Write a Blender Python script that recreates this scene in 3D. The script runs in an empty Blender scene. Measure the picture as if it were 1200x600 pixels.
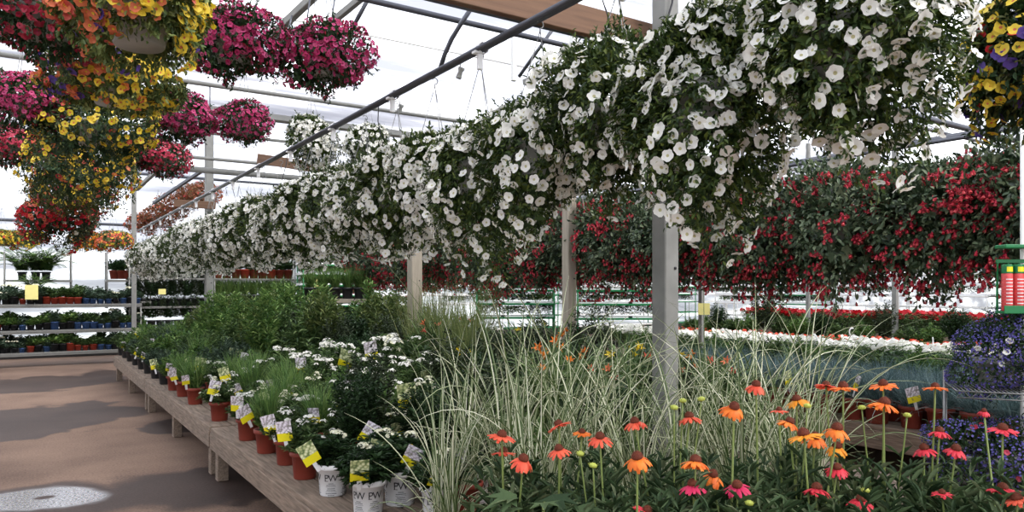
import bpy, bmesh, math
import numpy as np
from mathutils import Vector, Matrix

SC = bpy.context.scene
COL = SC.collection
PI = math.pi
CAM_H = 1.6
YAW = math.radians(33.5)
S_, C_ = math.sin(YAW), math.cos(YAW)
F = 860.0
CAM = np.array([0, 0, CAM_H])


def at(px, py, d):
    """world point seen at photo pixel (px, py) at depth d metres"""
    l = (px - 600) / F * d
    return Vector((d * S_ + l * C_, d * C_ - l * S_, CAM_H - (py - 340) / F * d))


ORD = ("first second third fourth fifth sixth seventh eighth ninth tenth eleventh twelfth thirteenth fourteenth "
       "fifteenth sixteenth seventeenth eighteenth nineteenth twentieth").split()
TENS = ["twenty", "thirty", "forty", "fifty", "sixty"]


def ordinal(i):
    """i counts from 0"""
    if i < 20:
        return ORD[i]
    t, u = divmod(i + 1, 10)
    w = TENS[t - 2]
    return (w[:-1] + "ieth") if u == 0 else w + "-" + ORD[u - 1]


# ------------------------------------------------------------------ materials
def new_mat(name):
    m = bpy.data.materials.new(name)
    m.use_nodes = True
    nt = m.node_tree
    nt.nodes.clear()
    out = nt.nodes.new('ShaderNodeOutputMaterial')
    return m, nt, out


def ramp(nt, cols, fac, interp='LINEAR', pos=None):
    r = nt.nodes.new('ShaderNodeValToRGB')
    r.color_ramp.interpolation = interp
    el = r.color_ramp.elements
    while len(el) < len(cols):
        el.new(0.5)
    n = len(cols)
    for i, c in enumerate(cols):
        if pos:
            el[i].position = pos[i]
        else:
            el[i].position = i / n if interp == 'CONSTANT' else i / max(1, n - 1)
        el[i].color = (*c, 1)
    nt.links.new(fac, r.inputs[0])
    return r.outputs[0]


def srgb(r, g, b):
    f = lambda c: ((c / 255 + 0.055) / 1.055) ** 2.4 if c > 10 else c / 255 / 12.92
    return (f(r), f(g), f(b))


def organic(name, cols, transl=0.25, rough=0.5, spec=0.3, interp='LINEAR'):
    m, nt, out = new_mat(name)
    g = nt.nodes.new('ShaderNodeNewGeometry')
    col = ramp(nt, cols, g.outputs['Random Per Island'], interp)
    p = nt.nodes.new('ShaderNodeBsdfPrincipled')
    p.inputs['Roughness'].default_value = rough
    p.inputs['Specular IOR Level'].default_value = spec
    nt.links.new(col, p.inputs['Base Color'])
    sh = p.outputs[0]
    if transl > 0:
        t = nt.nodes.new('ShaderNodeBsdfTranslucent')
        nt.links.new(col, t.inputs[0])
        mx = nt.nodes.new('ShaderNodeMixShader')
        mx.inputs[0].default_value = transl
        nt.links.new(sh, mx.inputs[1])
        nt.links.new(t.outputs[0], mx.inputs[2])
        sh = mx.outputs[0]
    nt.links.new(sh, out.inputs[0])
    return m


def plain(name, col, rough=0.6, metal=0.0, var=0.12, scale=6.0, spec=0.4, bump=0.0, stretch=(1, 1, 1)):
    m, nt, out = new_mat(name)
    p = nt.nodes.new('ShaderNodeBsdfPrincipled')
    p.inputs['Roughness'].default_value = rough
    p.inputs['Metallic'].default_value = metal
    p.inputs['Specular IOR Level'].default_value = spec
    tc = nt.nodes.new('ShaderNodeTexCoord')
    mp = nt.nodes.new('ShaderNodeMapping')
    mp.inputs['Scale'].default_value = stretch
    nt.links.new(tc.outputs['Object'], mp.inputs[0])
    n = nt.nodes.new('ShaderNodeTexNoise')
    n.inputs['Scale'].default_value = scale
    n.inputs['Detail'].default_value = 5
    nt.links.new(mp.outputs[0], n.inputs['Vector'])
    lo = tuple(c * (1 - var) for c in col)
    hi = tuple(min(1, c * (1 + var)) for c in col)
    c = ramp(nt, [lo, hi], n.outputs[0], pos=[0.3, 0.7])
    nt.links.new(c, p.inputs['Base Color'])
    if bump:
        b = nt.nodes.new('ShaderNodeBump')
        b.inputs['Strength'].default_value = bump
        b.inputs['Distance'].default_value = 0.01
        nt.links.new(n.outputs[0], b.inputs['Height'])
        nt.links.new(b.outputs[0], p.inputs['Normal'])
    nt.links.new(p.outputs[0], out.inputs[0])
    return m


M = {}
G_DK = srgb(34, 50, 26)
M['leaf_calib'] = organic('leaf_calib', [srgb(30, 46, 22), srgb(46, 64, 28), srgb(66, 86, 38), srgb(104, 116, 52)])
M['leaf_dark'] = organic('leaf_dark', [srgb(28, 44, 25), srgb(42, 64, 36), srgb(60, 86, 50)])
M['leaf_green'] = organic('leaf_green', [srgb(42, 62, 36), srgb(64, 88, 50), srgb(88, 112, 64), srgb(116, 136, 84)])
M['leaf_bright'] = organic('leaf_bright', [srgb(54, 84, 42), srgb(80, 114, 58), srgb(106, 136, 70), srgb(134, 156, 90)])
M['leaf_cone'] = organic('leaf_cone', [srgb(36, 54, 32), srgb(54, 74, 46), srgb(78, 96, 62), srgb(104, 114, 84)], rough=.65, spec=.2)
M['leaf_mid'] = organic('leaf_mid', [srgb(56, 74, 40), srgb(84, 104, 56), srgb(112, 128, 72), srgb(140, 150, 90)])
M['leaf_grey'] = organic('leaf_grey', [srgb(54, 72, 56), srgb(76, 96, 76), srgb(100, 118, 98)])
M['leaf_olive'] = organic('leaf_olive', [srgb(52, 60, 28), srgb(76, 82, 38), srgb(108, 110, 54)])
M['leaf_purple'] = organic('leaf_purple', [srgb(36, 44, 30), srgb(54, 66, 44), srgb(78, 92, 62)])
M['leaf_fuchsia'] = organic('leaf_fuchsia', [srgb(30, 46, 30), srgb(54, 72, 48), srgb(88, 106, 76), srgb(132, 144, 112)], rough=0.42, spec=0.4)
M['leaf_rust'] = organic('leaf_rust', [srgb(120, 62, 44), srgb(150, 84, 58), srgb(104, 84, 52)])
M['petal_white'] = organic('petal_white', [srgb(236, 234, 224), srgb(246, 245, 240)], transl=0.35, rough=0.6, spec=0.2)
M['petal_cream'] = organic('petal_cream', [srgb(222, 220, 190), srgb(240, 238, 220)], transl=0.3, rough=0.6, spec=0.2)
M['throat'] = organic('throat', [srgb(176, 170, 110), srgb(206, 200, 160)], transl=0.3)
M['petal_pink'] = organic('petal_pink', [srgb(176, 42, 94), srgb(200, 62, 118), srgb(218, 98, 148), srgb(150, 32, 76)], transl=0.35)
M['throat_dark'] = organic('throat_dark', [srgb(130, 20, 66), srgb(150, 34, 80)], transl=0.2)
M['petal_rose'] = organic('petal_rose', [srgb(150, 30, 54), srgb(178, 48, 74), srgb(196, 78, 98), srgb(128, 26, 44)], transl=0.3)
M['petal_yellow'] = organic('petal_yellow', [srgb(206, 178, 40), srgb(236, 206, 62), srgb(246, 222, 96)], transl=0.35)
M['petal_coral'] = organic('petal_coral', [srgb(200, 80, 70), srgb(222, 104, 88), srgb(224, 130, 84), srgb(186, 66, 66)], transl=0.35)
M['petal_purple'] = organic('petal_purple', [srgb(70, 50, 130), srgb(98, 76, 160), srgb(60, 44, 100)], transl=0.3)
M['petal_lobelia'] = organic('petal_lobelia', [srgb(76, 70, 140), srgb(100, 94, 172), srgb(120, 104, 164)], transl=0.3)
M['petal_orange'] = organic('petal_orange', [srgb(220, 110, 36), srgb(238, 140, 44), srgb(240, 160, 62)], transl=0.35)
M['petal_red'] = organic('petal_red', [srgb(168, 22, 32), srgb(204, 34, 44), srgb(150, 16, 30)], transl=0.3)
M['petal_fuchsia'] = organic('petal_fuchsia', [srgb(150, 18, 42), srgb(184, 32, 58), srgb(204, 58, 82), srgb(118, 14, 32)], transl=0.3)
M['corolla'] = organic('corolla', [srgb(150, 26, 52), srgb(214, 90, 92), srgb(190, 40, 60)], transl=0.25)
M['soil'] = plain('soil', srgb(48, 38, 30), rough=0.95, var=0.4, scale=40)
M['terracotta'] = plain('terracotta', srgb(122, 48, 34), rough=0.62, var=0.1, scale=9)
M['black_plastic'] = plain('black_plastic', srgb(34, 35, 37), rough=0.42, var=0.15)
M['grey_plastic'] = plain('grey_plastic', srgb(146, 148, 144), rough=0.5, var=0.08)
M['white_plastic'] = plain('white_plastic', srgb(226, 226, 226), rough=0.45, var=0.03)
M['blue_plastic'] = plain('blue_plastic', srgb(62, 92, 140), rough=0.45, var=0.1)
M['red_plastic'] = plain('red_plastic', srgb(164, 62, 44), rough=0.5, var=0.1)
M['green_plastic'] = plain('green_plastic', srgb(20, 112, 62), rough=0.4, var=0.06)
M['ink'] = plain('ink', srgb(30, 30, 34), rough=0.6, var=0.0)
M['wire'] = plain('wire', srgb(120, 120, 118), rough=0.35, metal=0.7, var=0.1)
M['cable'] = plain('cable', srgb(40, 40, 44), rough=0.5, var=0.1)
M['steel'] = plain('steel', srgb(128, 128, 124), rough=0.6, metal=0.2, var=0.14, scale=7)
M['dark_steel'] = plain('dark_steel', srgb(84, 86, 93), rough=0.36, metal=0.5, var=0.1)
M['white_paint'] = plain('white_paint', srgb(222, 222, 218), rough=0.5, var=0.04)
M['cart_metal'] = plain('cart_metal', srgb(120, 120, 116), rough=0.45, metal=0.3, var=0.08)
M['beam_wood'] = plain('beam_wood', srgb(108, 80, 60), rough=0.7, var=0.22, scale=5, stretch=(0.6, 9, 9))
M['bench_wood'] = plain('bench_wood', srgb(122, 106, 92), rough=0.85, var=0.42, scale=6, bump=0.3, stretch=(9, 0.8, 9))
M['bench_wood_side'] = plain('bench_wood_side', srgb(120, 104, 90), rough=0.85, var=0.42, scale=7, bump=0.3, stretch=(9, 0.8, 9))
M['pale_wood'] = plain('pale_wood', srgb(156, 147, 132), rough=0.7, var=0.16, scale=5, stretch=(9, 9, 0.6))
M['tag_yellow'] = plain('tag_yellow', srgb(236, 222, 34), rough=0.4, var=0.03)
M['sign_yellow'] = plain('sign_yellow', srgb(232, 222, 140), rough=0.5, var=0.05)
M['stem_green'] = organic('stem_green', [srgb(96, 116, 62), srgb(124, 136, 76)], transl=0)
M['blade_var'] = organic('blade_var', [srgb(112, 126, 88), srgb(172, 178, 140), srgb(214, 214, 184), srgb(236, 234, 212)], transl=0.25)
M['blade_green'] = organic('blade_green', [srgb(64, 86, 44), srgb(92, 110, 60)], transl=0.25)
M['blade_fescue'] = organic('blade_fescue', [srgb(50, 76, 78), srgb(92, 118, 120), srgb(136, 158, 156)], transl=0.2)
M['blade_tan'] = organic('blade_tan', [srgb(86, 98, 50), srgb(116, 122, 72), srgb(146, 146, 96)], transl=0.25)
M['cone_brown'] = organic('cone_brown', [srgb(70, 30, 22), srgb(96, 42, 26), srgb(120, 58, 30)], transl=0, rough=0.7)
M['cone_orange'] = organic('cone_orange', [srgb(222, 104, 40), srgb(240, 134, 50)], transl=0.3)
M['cone_amber'] = organic('cone_amber', [srgb(232, 144, 36), srgb(246, 170, 54)], transl=0.3)
M['cone_coral'] = organic('cone_coral', [srgb(216, 80, 58), srgb(236, 108, 78)], transl=0.3)
M['cone_red'] = organic('cone_red', [srgb(200, 46, 62), srgb(222, 64, 78)], transl=0.3)
M['cone_magenta'] = organic('cone_magenta', [srgb(192, 40, 84), srgb(216, 58, 100)], transl=0.3)
M['bud_green'] = organic('bud_green', [srgb(150, 164, 66), srgb(178, 184, 86)], transl=0.1)


def mat_tag_picture():
    m, nt, out = new_mat('tag_picture')
    p = nt.nodes.new('ShaderNodeBsdfPrincipled')
    p.inputs['Roughness'].default_value = 0.4
    tc = nt.nodes.new('ShaderNodeTexCoord')
    v = nt.nodes.new('ShaderNodeTexVoronoi')
    v.inputs['Scale'].default_value = 70
    nt.links.new(tc.outputs['Object'], v.inputs['Vector'])
    c = ramp(nt, [srgb(236, 232, 236), srgb(214, 204, 216), srgb(140, 136, 130)], v.outputs['Distance'], pos=[0.25, 0.5, 0.8])
    nt.links.new(c, p.inputs['Base Color'])
    nt.links.new(p.outputs[0], out.inputs[0])
    return m


def mat_tag_green():
    m, nt, out = new_mat('tag_picture_cream')
    p = nt.nodes.new('ShaderNodeBsdfPrincipled')
    p.inputs['Roughness'].default_value = 0.4
    tc = nt.nodes.new('ShaderNodeTexCoord')
    v = nt.nodes.new('ShaderNodeTexVoronoi')
    v.inputs['Scale'].default_value = 60
    nt.links.new(tc.outputs['Object'], v.inputs['Vector'])
    c = ramp(nt, [srgb(232, 232, 196), srgb(190, 196, 140), srgb(96, 116, 70)], v.outputs['Distance'], pos=[0.2, 0.5, 0.8])
    nt.links.new(c, p.inputs['Base Color'])
    nt.links.new(p.outputs[0], out.inputs[0])
    return m


M['tag_picture'] = mat_tag_picture()
M['tag_cream'] = mat_tag_green()


def mat_film(name, tfrac=0.55, col=(0.95, 0.955, 0.97), scale=1.0):
    """translucent greenhouse film: part clear, part diffusing, faint wrinkles"""
    m, nt, out = new_mat(name)
    tc = nt.nodes.new('ShaderNodeTexCoord')
    mp = nt.nodes.new('ShaderNodeMapping')
    mp.inputs['Scale'].default_value = (0.16 * scale, 1.5 * scale, 1.5 * scale)
    nt.links.new(tc.outputs['Object'], mp.inputs[0])
    n = nt.nodes.new('ShaderNodeTexNoise')
    n.inputs['Scale'].default_value = 1.3
    n.inputs['Detail'].default_value = 6
    n.inputs['Roughness'].default_value = .6
    nt.links.new(mp.outputs[0], n.inputs['Vector'])
    c = ramp(nt, [(.27, .275, .31), (.41, .415, .45), col], n.outputs[0], pos=[0.37, 0.48, 0.59])
    tr = nt.nodes.new('ShaderNodeBsdfTransparent')
    tl = nt.nodes.new('ShaderNodeBsdfTranslucent')
    nt.links.new(c, tr.inputs[0])
    nt.links.new(c, tl.inputs[0])
    mx = nt.nodes.new('ShaderNodeMixShader')
    mx.inputs[0].default_value = 1 - tfrac
    nt.links.new(tr.outputs[0], mx.inputs[1])
    nt.links.new(tl.outputs[0], mx.inputs[2])
    nt.links.new(mx.outputs[0], out.inputs[0])
    return m


M['film'] = mat_film('film')


def mat_floor():
    m, nt, out = new_mat('floor_concrete')
    L = nt.links.new
    p = nt.nodes.new('ShaderNodeBsdfPrincipled')
    tc = nt.nodes.new('ShaderNodeTexCoord')
    n1 = nt.nodes.new('ShaderNodeTexNoise')
    n1.inputs['Scale'].default_value = 1.1
    n1.inputs['Detail'].default_value = 7
    L(tc.outputs['Object'], n1.inputs['Vector'])
    base = ramp(nt, [srgb(108, 88, 76), srgb(124, 102, 88), srgb(138, 114, 98)], n1.outputs[0], pos=[0.3, 0.5, 0.72])
    n2 = nt.nodes.new('ShaderNodeTexNoise')
    n2.inputs['Scale'].default_value = 55
    n2.inputs['Detail'].default_value = 4
    L(tc.outputs['Object'], n2.inputs['Vector'])
    n3 = nt.nodes.new('ShaderNodeTexNoise')
    n3.inputs['Scale'].default_value = 1.7
    n3.inputs['Detail'].default_value = 6
    L(tc.outputs['Object'], n3.inputs['Vector'])

    def ell(px, py, rx, ry, soft=0.16, wob=1.3, rot=0.0):
        d = F * CAM_H / (py - 340)
        c = at(px, py, d)
        mp = nt.nodes.new('ShaderNodeMapping')
        mp.vector_type = 'TEXTURE'
        mp.inputs['Location'].default_value = (c.x, c.y, 0)
        mp.inputs['Rotation'].default_value = (0, 0, rot)
        mp.inputs['Scale'].default_value = (rx, ry, 1)
        L(tc.outputs['Object'], mp.inputs[0])
        ln = nt.nodes.new('ShaderNodeVectorMath')
        ln.operation = 'LENGTH'
        L(mp.outputs[0], ln.inputs[0])
        ad = nt.nodes.new('ShaderNodeMath')
        ad.operation = 'MULTIPLY_ADD'
        L(n3.outputs[0], ad.inputs[0])
        ad.inputs[1].default_value = wob
        L(ln.outputs['Value'], ad.inputs[2])
        mr = nt.nodes.new('ShaderNodeMapRange')
        mr.interpolation_type = 'SMOOTHSTEP'
        mr.inputs['From Min'].default_value = 1 + wob * 0.5 - soft / 2
        mr.inputs['From Max'].default_value = 1 + wob * 0.5 + soft / 2
        mr.inputs['To Min'].default_value = 1
        mr.inputs['To Max'].default_value = 0
        L(ad.outputs[0], mr.inputs['Value'])
        return mr.outputs[0]

    def mx(a, b, op='MAXIMUM'):
        q = nt.nodes.new('ShaderNodeMath')
        q.operation = op
        L(a, q.inputs[0])
        L(b, q.inputs[1])
        return q.outputs[0]
    wet = ell(30, 494, 1.0, 1.5, rot=-0.5)
    for a in [(115, 483, .75, .55, .3, .9, -.7), (50, 449, .9, 1.2), (215, 572, .75, .55, .4, 1.2, -0.6), (130, 586, .5, .35, .5), (262, 566, .35, .7), (205, 500, .35, .5), (120, 440, .35, 1.2, .5)]:
        wet = mx(wet, ell(*a))
    rim = ell(52, 584, .58, .48, .3, .8, -.5)
    wet = mx(wet, rim)
    pud = ell(52, 584, .44, .33, .3, .9, -.5)
    hole = ell(52, 583, .07, .05, .6, .5)
    sp = nt.nodes.new('ShaderNodeMixRGB')
    sp.blend_type = 'MULTIPLY'
    sp.inputs[0].default_value = 0.55
    L(base, sp.inputs[1])
    L(ramp(nt, [(0.35, .35, .35), (1, 1, 1)], n2.outputs[0], pos=[.3, .6]), sp.inputs[2])
    # joints
    dk = nt.nodes.new('ShaderNodeMixRGB')
    dk.blend_type = 'MIX'
    L(wet, dk.inputs[0])
    L(sp.outputs[0], dk.inputs[1])
    dk2 = nt.nodes.new('ShaderNodeMixRGB')
    dk2.blend_type = 'MULTIPLY'
    dk2.inputs[0].default_value = 1
    L(sp.outputs[0], dk2.inputs[1])
    dk2.inputs[2].default_value = (0.3, 0.3, 0.33, 1)
    L(dk2.outputs[0], dk.inputs[2])
    L(dk.outputs[0], p.inputs['Base Color'])
    r = nt.nodes.new('ShaderNodeMapRange')
    r.inputs['To Min'].default_value = 0.9
    r.inputs['To Max'].default_value = 0.62
    L(wet, r.inputs['Value'])
    sub = nt.nodes.new('ShaderNodeMath')
    sub.operation = 'MULTIPLY_ADD'
    L(mx(pud, hole, 'SUBTRACT'), sub.inputs[0])
    sub.inputs[1].default_value = -0.46
    sub.use_clamp = True
    L(r.outputs[0], sub.inputs[2])
    L(sub.outputs[0], p.inputs['Roughness'])
    p.inputs['Specular IOR Level'].default_value = 0.18
    b = nt.nodes.new('ShaderNodeBump')
    b.inputs['Strength'].default_value = 0.25
    b.inputs['Distance'].default_value = 0.004
    L(n2.outputs[0], b.inputs['Height'])
    L(b.outputs[0], p.inputs['Normal'])
    # standing water reflects strongly
    gl = nt.nodes.new('ShaderNodeBsdfGlossy')
    gl.inputs['Roughness'].default_value = 0.12
    gl.inputs[0].default_value = (.9, .9, .92, 1)
    L(b.outputs[0], gl.inputs['Normal'])
    ms = nt.nodes.new('ShaderNodeMixShader')
    q = nt.nodes.new('ShaderNodeMath')
    q.operation = 'MULTIPLY'
    q.use_clamp = True
    grit = nt.nodes.new('ShaderNodeMapRange')
    grit.inputs['From Min'].default_value = .36
    grit.inputs['From Max'].default_value = .6
    L(n2.outputs[0], grit.inputs['Value'])
    L(mx(mx(pud, hole, 'SUBTRACT'), grit.outputs[0], 'MULTIPLY'), q.inputs[0])
    q.inputs[1].default_value = 0.5
    L(q.outputs[0], ms.inputs[0])
    L(p.outputs[0], ms.inputs[1])
    L(gl.outputs[0], ms.inputs[2])
    L(ms.outputs[0], out.inputs[0])
    return m


M['floor'] = mat_floor()


# ------------------------------------------------------------------ geometry accumulator
class Geo:
    def __init__(s):
        s.V, s.L, s.S, s.MI, s.n = [], [], [], [], 0

    def add(s, V, L, S, mi=0):
        V = np.asarray(V, dtype=np.float32).reshape(-1, 3)
        L = np.asarray(L, dtype=np.int64).ravel()
        S = np.asarray(S, dtype=np.int64).ravel()
        s.V.append(V)
        s.L.append(L + s.n)
        s.S.append(S)
        if np.isscalar(mi):
            mi = np.full(len(S), mi)
        s.MI.append(np.asarray(mi))
        s.n += len(V)
        return s

    def faces(s, V, faces, mi=0):
        return s.add(V, [i for f in faces for i in f], [len(f) for f in faces], mi)

    def mesh(s, name, mats, smooth=True):
        me = bpy.data.meshes.new(name)
        V = np.concatenate(s.V)
        L = np.concatenate(s.L).astype(np.int32)
        S = np.concatenate(s.S)
        MI = np.concatenate(s.MI).astype(np.int32)
        me.vertices.add(len(V))
        me.vertices.foreach_set('co', V.ravel())
        me.loops.add(len(L))
        me.loops.foreach_set('vertex_index', L)
        me.polygons.add(len(S))
        st = np.zeros(len(S), dtype=np.int32)
        st[1:] = np.cumsum(S)[:-1]
        me.polygons.foreach_set('loop_start', st)
        me.polygons.foreach_set('material_index', MI)
        me.polygons.foreach_set('use_smooth', np.full(len(S), bool(smooth)))
        for m in (mats if isinstance(mats, (list, tuple)) else [mats]):
            me.materials.append(m)
        me.update(calc_edges=True)
        return me

    def box(s, c, size, rotz=0.0, mi=0, ch=0.0, R=None):
        bm = bmesh.new()
        bmesh.ops.create_cube(bm, size=1)
        for v in bm.verts:
            v.co = Vector((v.co.x * size[0], v.co.y * size[1], v.co.z * size[2]))
        if ch:
            bmesh.ops.bevel(bm, geom=list(bm.edges), offset=ch, segments=1, affect='EDGES')
        bm.verts.index_update()
        Mx = (R.to_4x4() if R is not None else Matrix.Rotation(rotz, 4, 'Z'))
        V = [tuple(Mx @ v.co + Vector(c)) for v in bm.verts]
        fs = [[v.index for v in f.verts] for f in bm.faces]
        bm.free()
        return s.faces(V, fs, mi)

    def tube(s, pts, r, seg=8, mi=0, caps=True):
        pts = [np.array(p, float) for p in pts]
        rs = r if isinstance(r, (list, tuple)) else [r] * len(pts)
        V = []
        up = None
        for i, p in enumerate(pts):
            t = pts[min(i + 1, len(pts) - 1)] - pts[max(i - 1, 0)]
            t = t / (np.linalg.norm(t) + 1e-9)
            if up is None:
                up = np.array([0, 0, 1.0]) if abs(t[2]) < .9 else np.array([1.0, 0, 0])
            x = np.cross(up, t)
            x /= np.linalg.norm(x) + 1e-9
            y = np.cross(t, x)
            up = y
            for k in range(seg):
                a = 2 * PI * k / seg
                V.append(p + rs[i] * (math.cos(a) * x + math.sin(a) * y))
        fs = []
        for i in range(len(pts) - 1):
            for k in range(seg):
                k2 = (k + 1) % seg
                fs.append([i * seg + k, i * seg + k2, (i + 1) * seg + k2, (i + 1) * seg + k])
        if caps:
            fs.append(list(range(seg))[::-1])
            fs.append([(len(pts) - 1) * seg + k for k in range(seg)])
        return s.faces(V, fs, mi)

    def lathe(s, prof, seg=20, mi=0, c=(0, 0, 0)):
        V = []
        for r, z in prof:
            for k in range(seg):
                a = 2 * PI * k / seg
                V.append((c[0] + r * math.cos(a), c[1] + r * math.sin(a), c[2] + z))
        fs = []
        for i in range(len(prof) - 1):
            for k in range(seg):
                k2 = (k + 1) % seg
                fs.append([i * seg + k, i * seg + k2, (i + 1) * seg + k2, (i + 1) * seg + k])
        return s.faces(V, fs, mi)

    def scatter(s, tpl, pos, rot, scale, mi=None):
        TV, TL, TS, TM = tpl
        n, k = len(pos), len(TV)
        if n == 0:
            return s
        sc = np.asarray(scale, float)
        if sc.ndim == 1:
            sc = sc[:, None].repeat(3, 1)
        V = TV[None] * sc[:, None, :]
        V = np.einsum('nij,nkj->nki', rot, V) + np.asarray(pos)[:, None, :]
        L = (TL[None] + k * np.arange(n)[:, None]).ravel()
        S = np.tile(TS, n)
        MI = np.tile(TM, n) if mi is None else np.repeat(np.asarray(mi), len(TS)) + np.tile(TM, n)
        return s.add(V.reshape(-1, 3), L, S, MI)


def tpl(V, faces, mi=None):
    return (np.array(V, float), np.array([i for f in faces for i in f]), np.array([len(f) for f in faces]),
            np.array(mi if mi is not None else [0] * len(faces)))


# leaf along +Y, normal +Z, unit length; scale x = width
T_LEAF = tpl([(0, 0, 0), (.42, .3, .1), (.46, .62, .1), (0, 1, -.06), (-.46, .62, .1), (-.42, .3, .1)],
             [[0, 1, 2, 3], [0, 3, 4, 5]])
T_DIAM = tpl([(0, 0, 0), (.5, .5, .1), (0, 1, -.05), (-.5, .5, .1)], [[0, 1, 2], [0, 2, 3]])


def make_petunia(n=5, lob=0.86, inner=.24, depth=.3, detail=True):
    V = [(0, 0, -depth)]
    k = n * 3
    for i in range(k):
        a = 2 * PI * i / k
        V.append((inner * math.cos(a), inner * math.sin(a), -depth * .3))
    for i in range(k):
        a = 2 * PI * i / k
        r = lob if i % 3 == 0 else 1.0
        V.append((r * math.cos(a), r * math.sin(a), -.08 if i % 3 == 0 else .04))
    fs, mi = [], []
    for i in range(k):
        j = (i + 1) % k
        fs.append([0, 1 + i, 1 + j])
        mi.append(1)
        fs.append([1 + i, 1 + k + i, 1 + k + j, 1 + j])
        mi.append(0)
    return tpl(V, fs, mi)


T_PET = make_petunia()
T_PETF = tpl([(0, 0, -.25)] + [(math.cos(2 * PI * i / 5), math.sin(2 * PI * i / 5), .0) for i in range(5)],
             [[0, 1 + i, 1 + (i + 1) % 5] for i in range(5)])
# fuchsia flower hanging along -Z: four flared sepals and a corolla drop
_fv = [(0, 0, 0)]
_ff, _fm = [], []
for _i in range(4):
    _a = _i * PI / 2
    _c, _s = math.cos(_a), math.sin(_a)
    b0 = len(_fv)
    _fv += [(.12 * _c - .16 * _s, .12 * _s + .16 * _c, -.38), (.62 * _c, .62 * _s, -.62), (.12 * _c + .16 * _s, .12 * _s - .16 * _c, -.38)]
    _ff.append([0, b0, b0 + 1, b0 + 2])
    _fm.append(0)
b0 = len(_fv)
for _i in range(5):
    _a = _i * 2 * PI / 5
    _fv.append((.2 * math.cos(_a), .2 * math.sin(_a), -.5))
for _i in range(5):
    _a = _i * 2 * PI / 5
    _fv.append((.3 * math.cos(_a), .3 * math.sin(_a), -.95))
for _i in range(5):
    _ff.append([b0 + _i, b0 + (_i + 1) % 5, b0 + 5 + (_i + 1) % 5, b0 + 5 + _i])
    _fm.append(1)
T_FUCH = tpl(_fv, _ff, _fm)


def norm(v):
    return v / (np.linalg.norm(v, axis=-1, keepdims=True) + 1e-9)


def frames(y, n):
    """rotation matrices whose columns are x,y,z; y exact, z near n"""
    y = norm(y)
    x = norm(np.cross(y, n))
    z = np.cross(x, y)
    return np.stack([x, y, z], axis=-1)


def frames_z(z, rng):
    z = norm(z)
    a = norm(rng.normal(size=z.shape))
    x = norm(np.cross(a, z))
    y = np.cross(z, x)
    return np.stack([x, y, z], axis=-1)


def sphere(rng, n):
    return norm(rng.normal(size=(n, 3)))


class Lump:
    def __init__(s, rng, k=9, f=(2, 7), amp=.14):
        s.f = rng.normal(size=(k, 3)) * rng.uniform(f[0], f[1], (k, 1)) / 1.7
        s.p = rng.uniform(0, 6.3, k)
        s.a = amp * rng.uniform(.4, 1, k) / math.sqrt(k) * 1.6

    def __call__(s, d):
        return 1 + (np.cos(d @ s.f.T + s.p) * s.a).sum(1)


# ------------------------------------------------------------------ objects
def obj(name, me, parent=None, loc=(0, 0, 0), rot=(0, 0, 0), sc=None):
    o = bpy.data.objects.new(name, me)
    COL.objects.link(o)
    o.location = loc
    o.rotation_euler = rot
    if sc is not None:
        o.scale = sc if not np.isscalar(sc) else (sc, sc, sc)
    if parent is not None:
        o.parent = parent
    return o


def tag(o, label, cat, group=None):
    o['label'] = label
    o['category'] = cat
    if group:
        o['group'] = group
    return o


def thing(name, label, cat, loc=(0, 0, 0), rotz=0.0, group=None, sc=None):
    o = obj(name, None, None, loc, (0, 0, rotz), sc)
    o.empty_display_size = .05
    return tag(o, label, cat, group)


def stuff(o):
    o['kind'] = 'stuff'
    return o


def struct(o):
    o['kind'] = 'structure'
    return o


def dup(root, loc, rotz=0.0, label=None, group=None, sc=None):
    r = root.copy()
    COL.objects.link(r)
    r.location = loc
    r.rotation_euler = (0, 0, rotz)
    if sc is not None:
        r.scale = (sc, sc, sc)
    if label:
        r['label'] = label
    if group:
        r['group'] = group
    for ch in list(root.children):
        c = ch.copy()
        COL.objects.link(c)
        c.parent = r
        for g in list(ch.children):
            d = g.copy()
            COL.objects.link(d)
            d.parent = c
    return r


# ------------------------------------------------------------------ hanging baskets
def pot_mesh(name, r_top, r_bot, h, mat, lip=.008, seg=22):
    g = Geo()
    g.lathe([(0.0, -h), (r_bot * .96, -h), (r_bot, -h + .006), (r_top - .006, -.03), (r_top + lip * .2, -.03), (r_top + lip, -.024),
             (r_top + lip, -.002), (r_top + lip * .5, 0), (r_top - .004, 0), (r_top - .008, -.03)], seg, 0)
    return g.mesh(name, mat)


def soil_mesh(r, z):
    g = Geo()
    g.lathe([(0, z + .008), (r * .5, z + .006), (r, z)], 16)
    return g.mesh('soil', M['soil'])


def hanger_mesh(r, h):
    g = Geo()
    for k in range(3):
        a = 2 * PI * k / 3 + .4
        g.tube([(r * math.cos(a), r * math.sin(a), -.01), (r * .5 * math.cos(a), r * .5 * math.sin(a), h * .5), (0, 0, h)], .0022, 5)
    hk = [(0, 0, h - .01)]
    for t in range(9):
        a = -PI / 2 + t / 8 * PI * 1.35
        hk.append((.018 * math.cos(a), 0, h + .03 + .018 * math.sin(a)))
    g.tube(hk, .0028, 5)
    return g.mesh('hanger', M['wire'])


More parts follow.
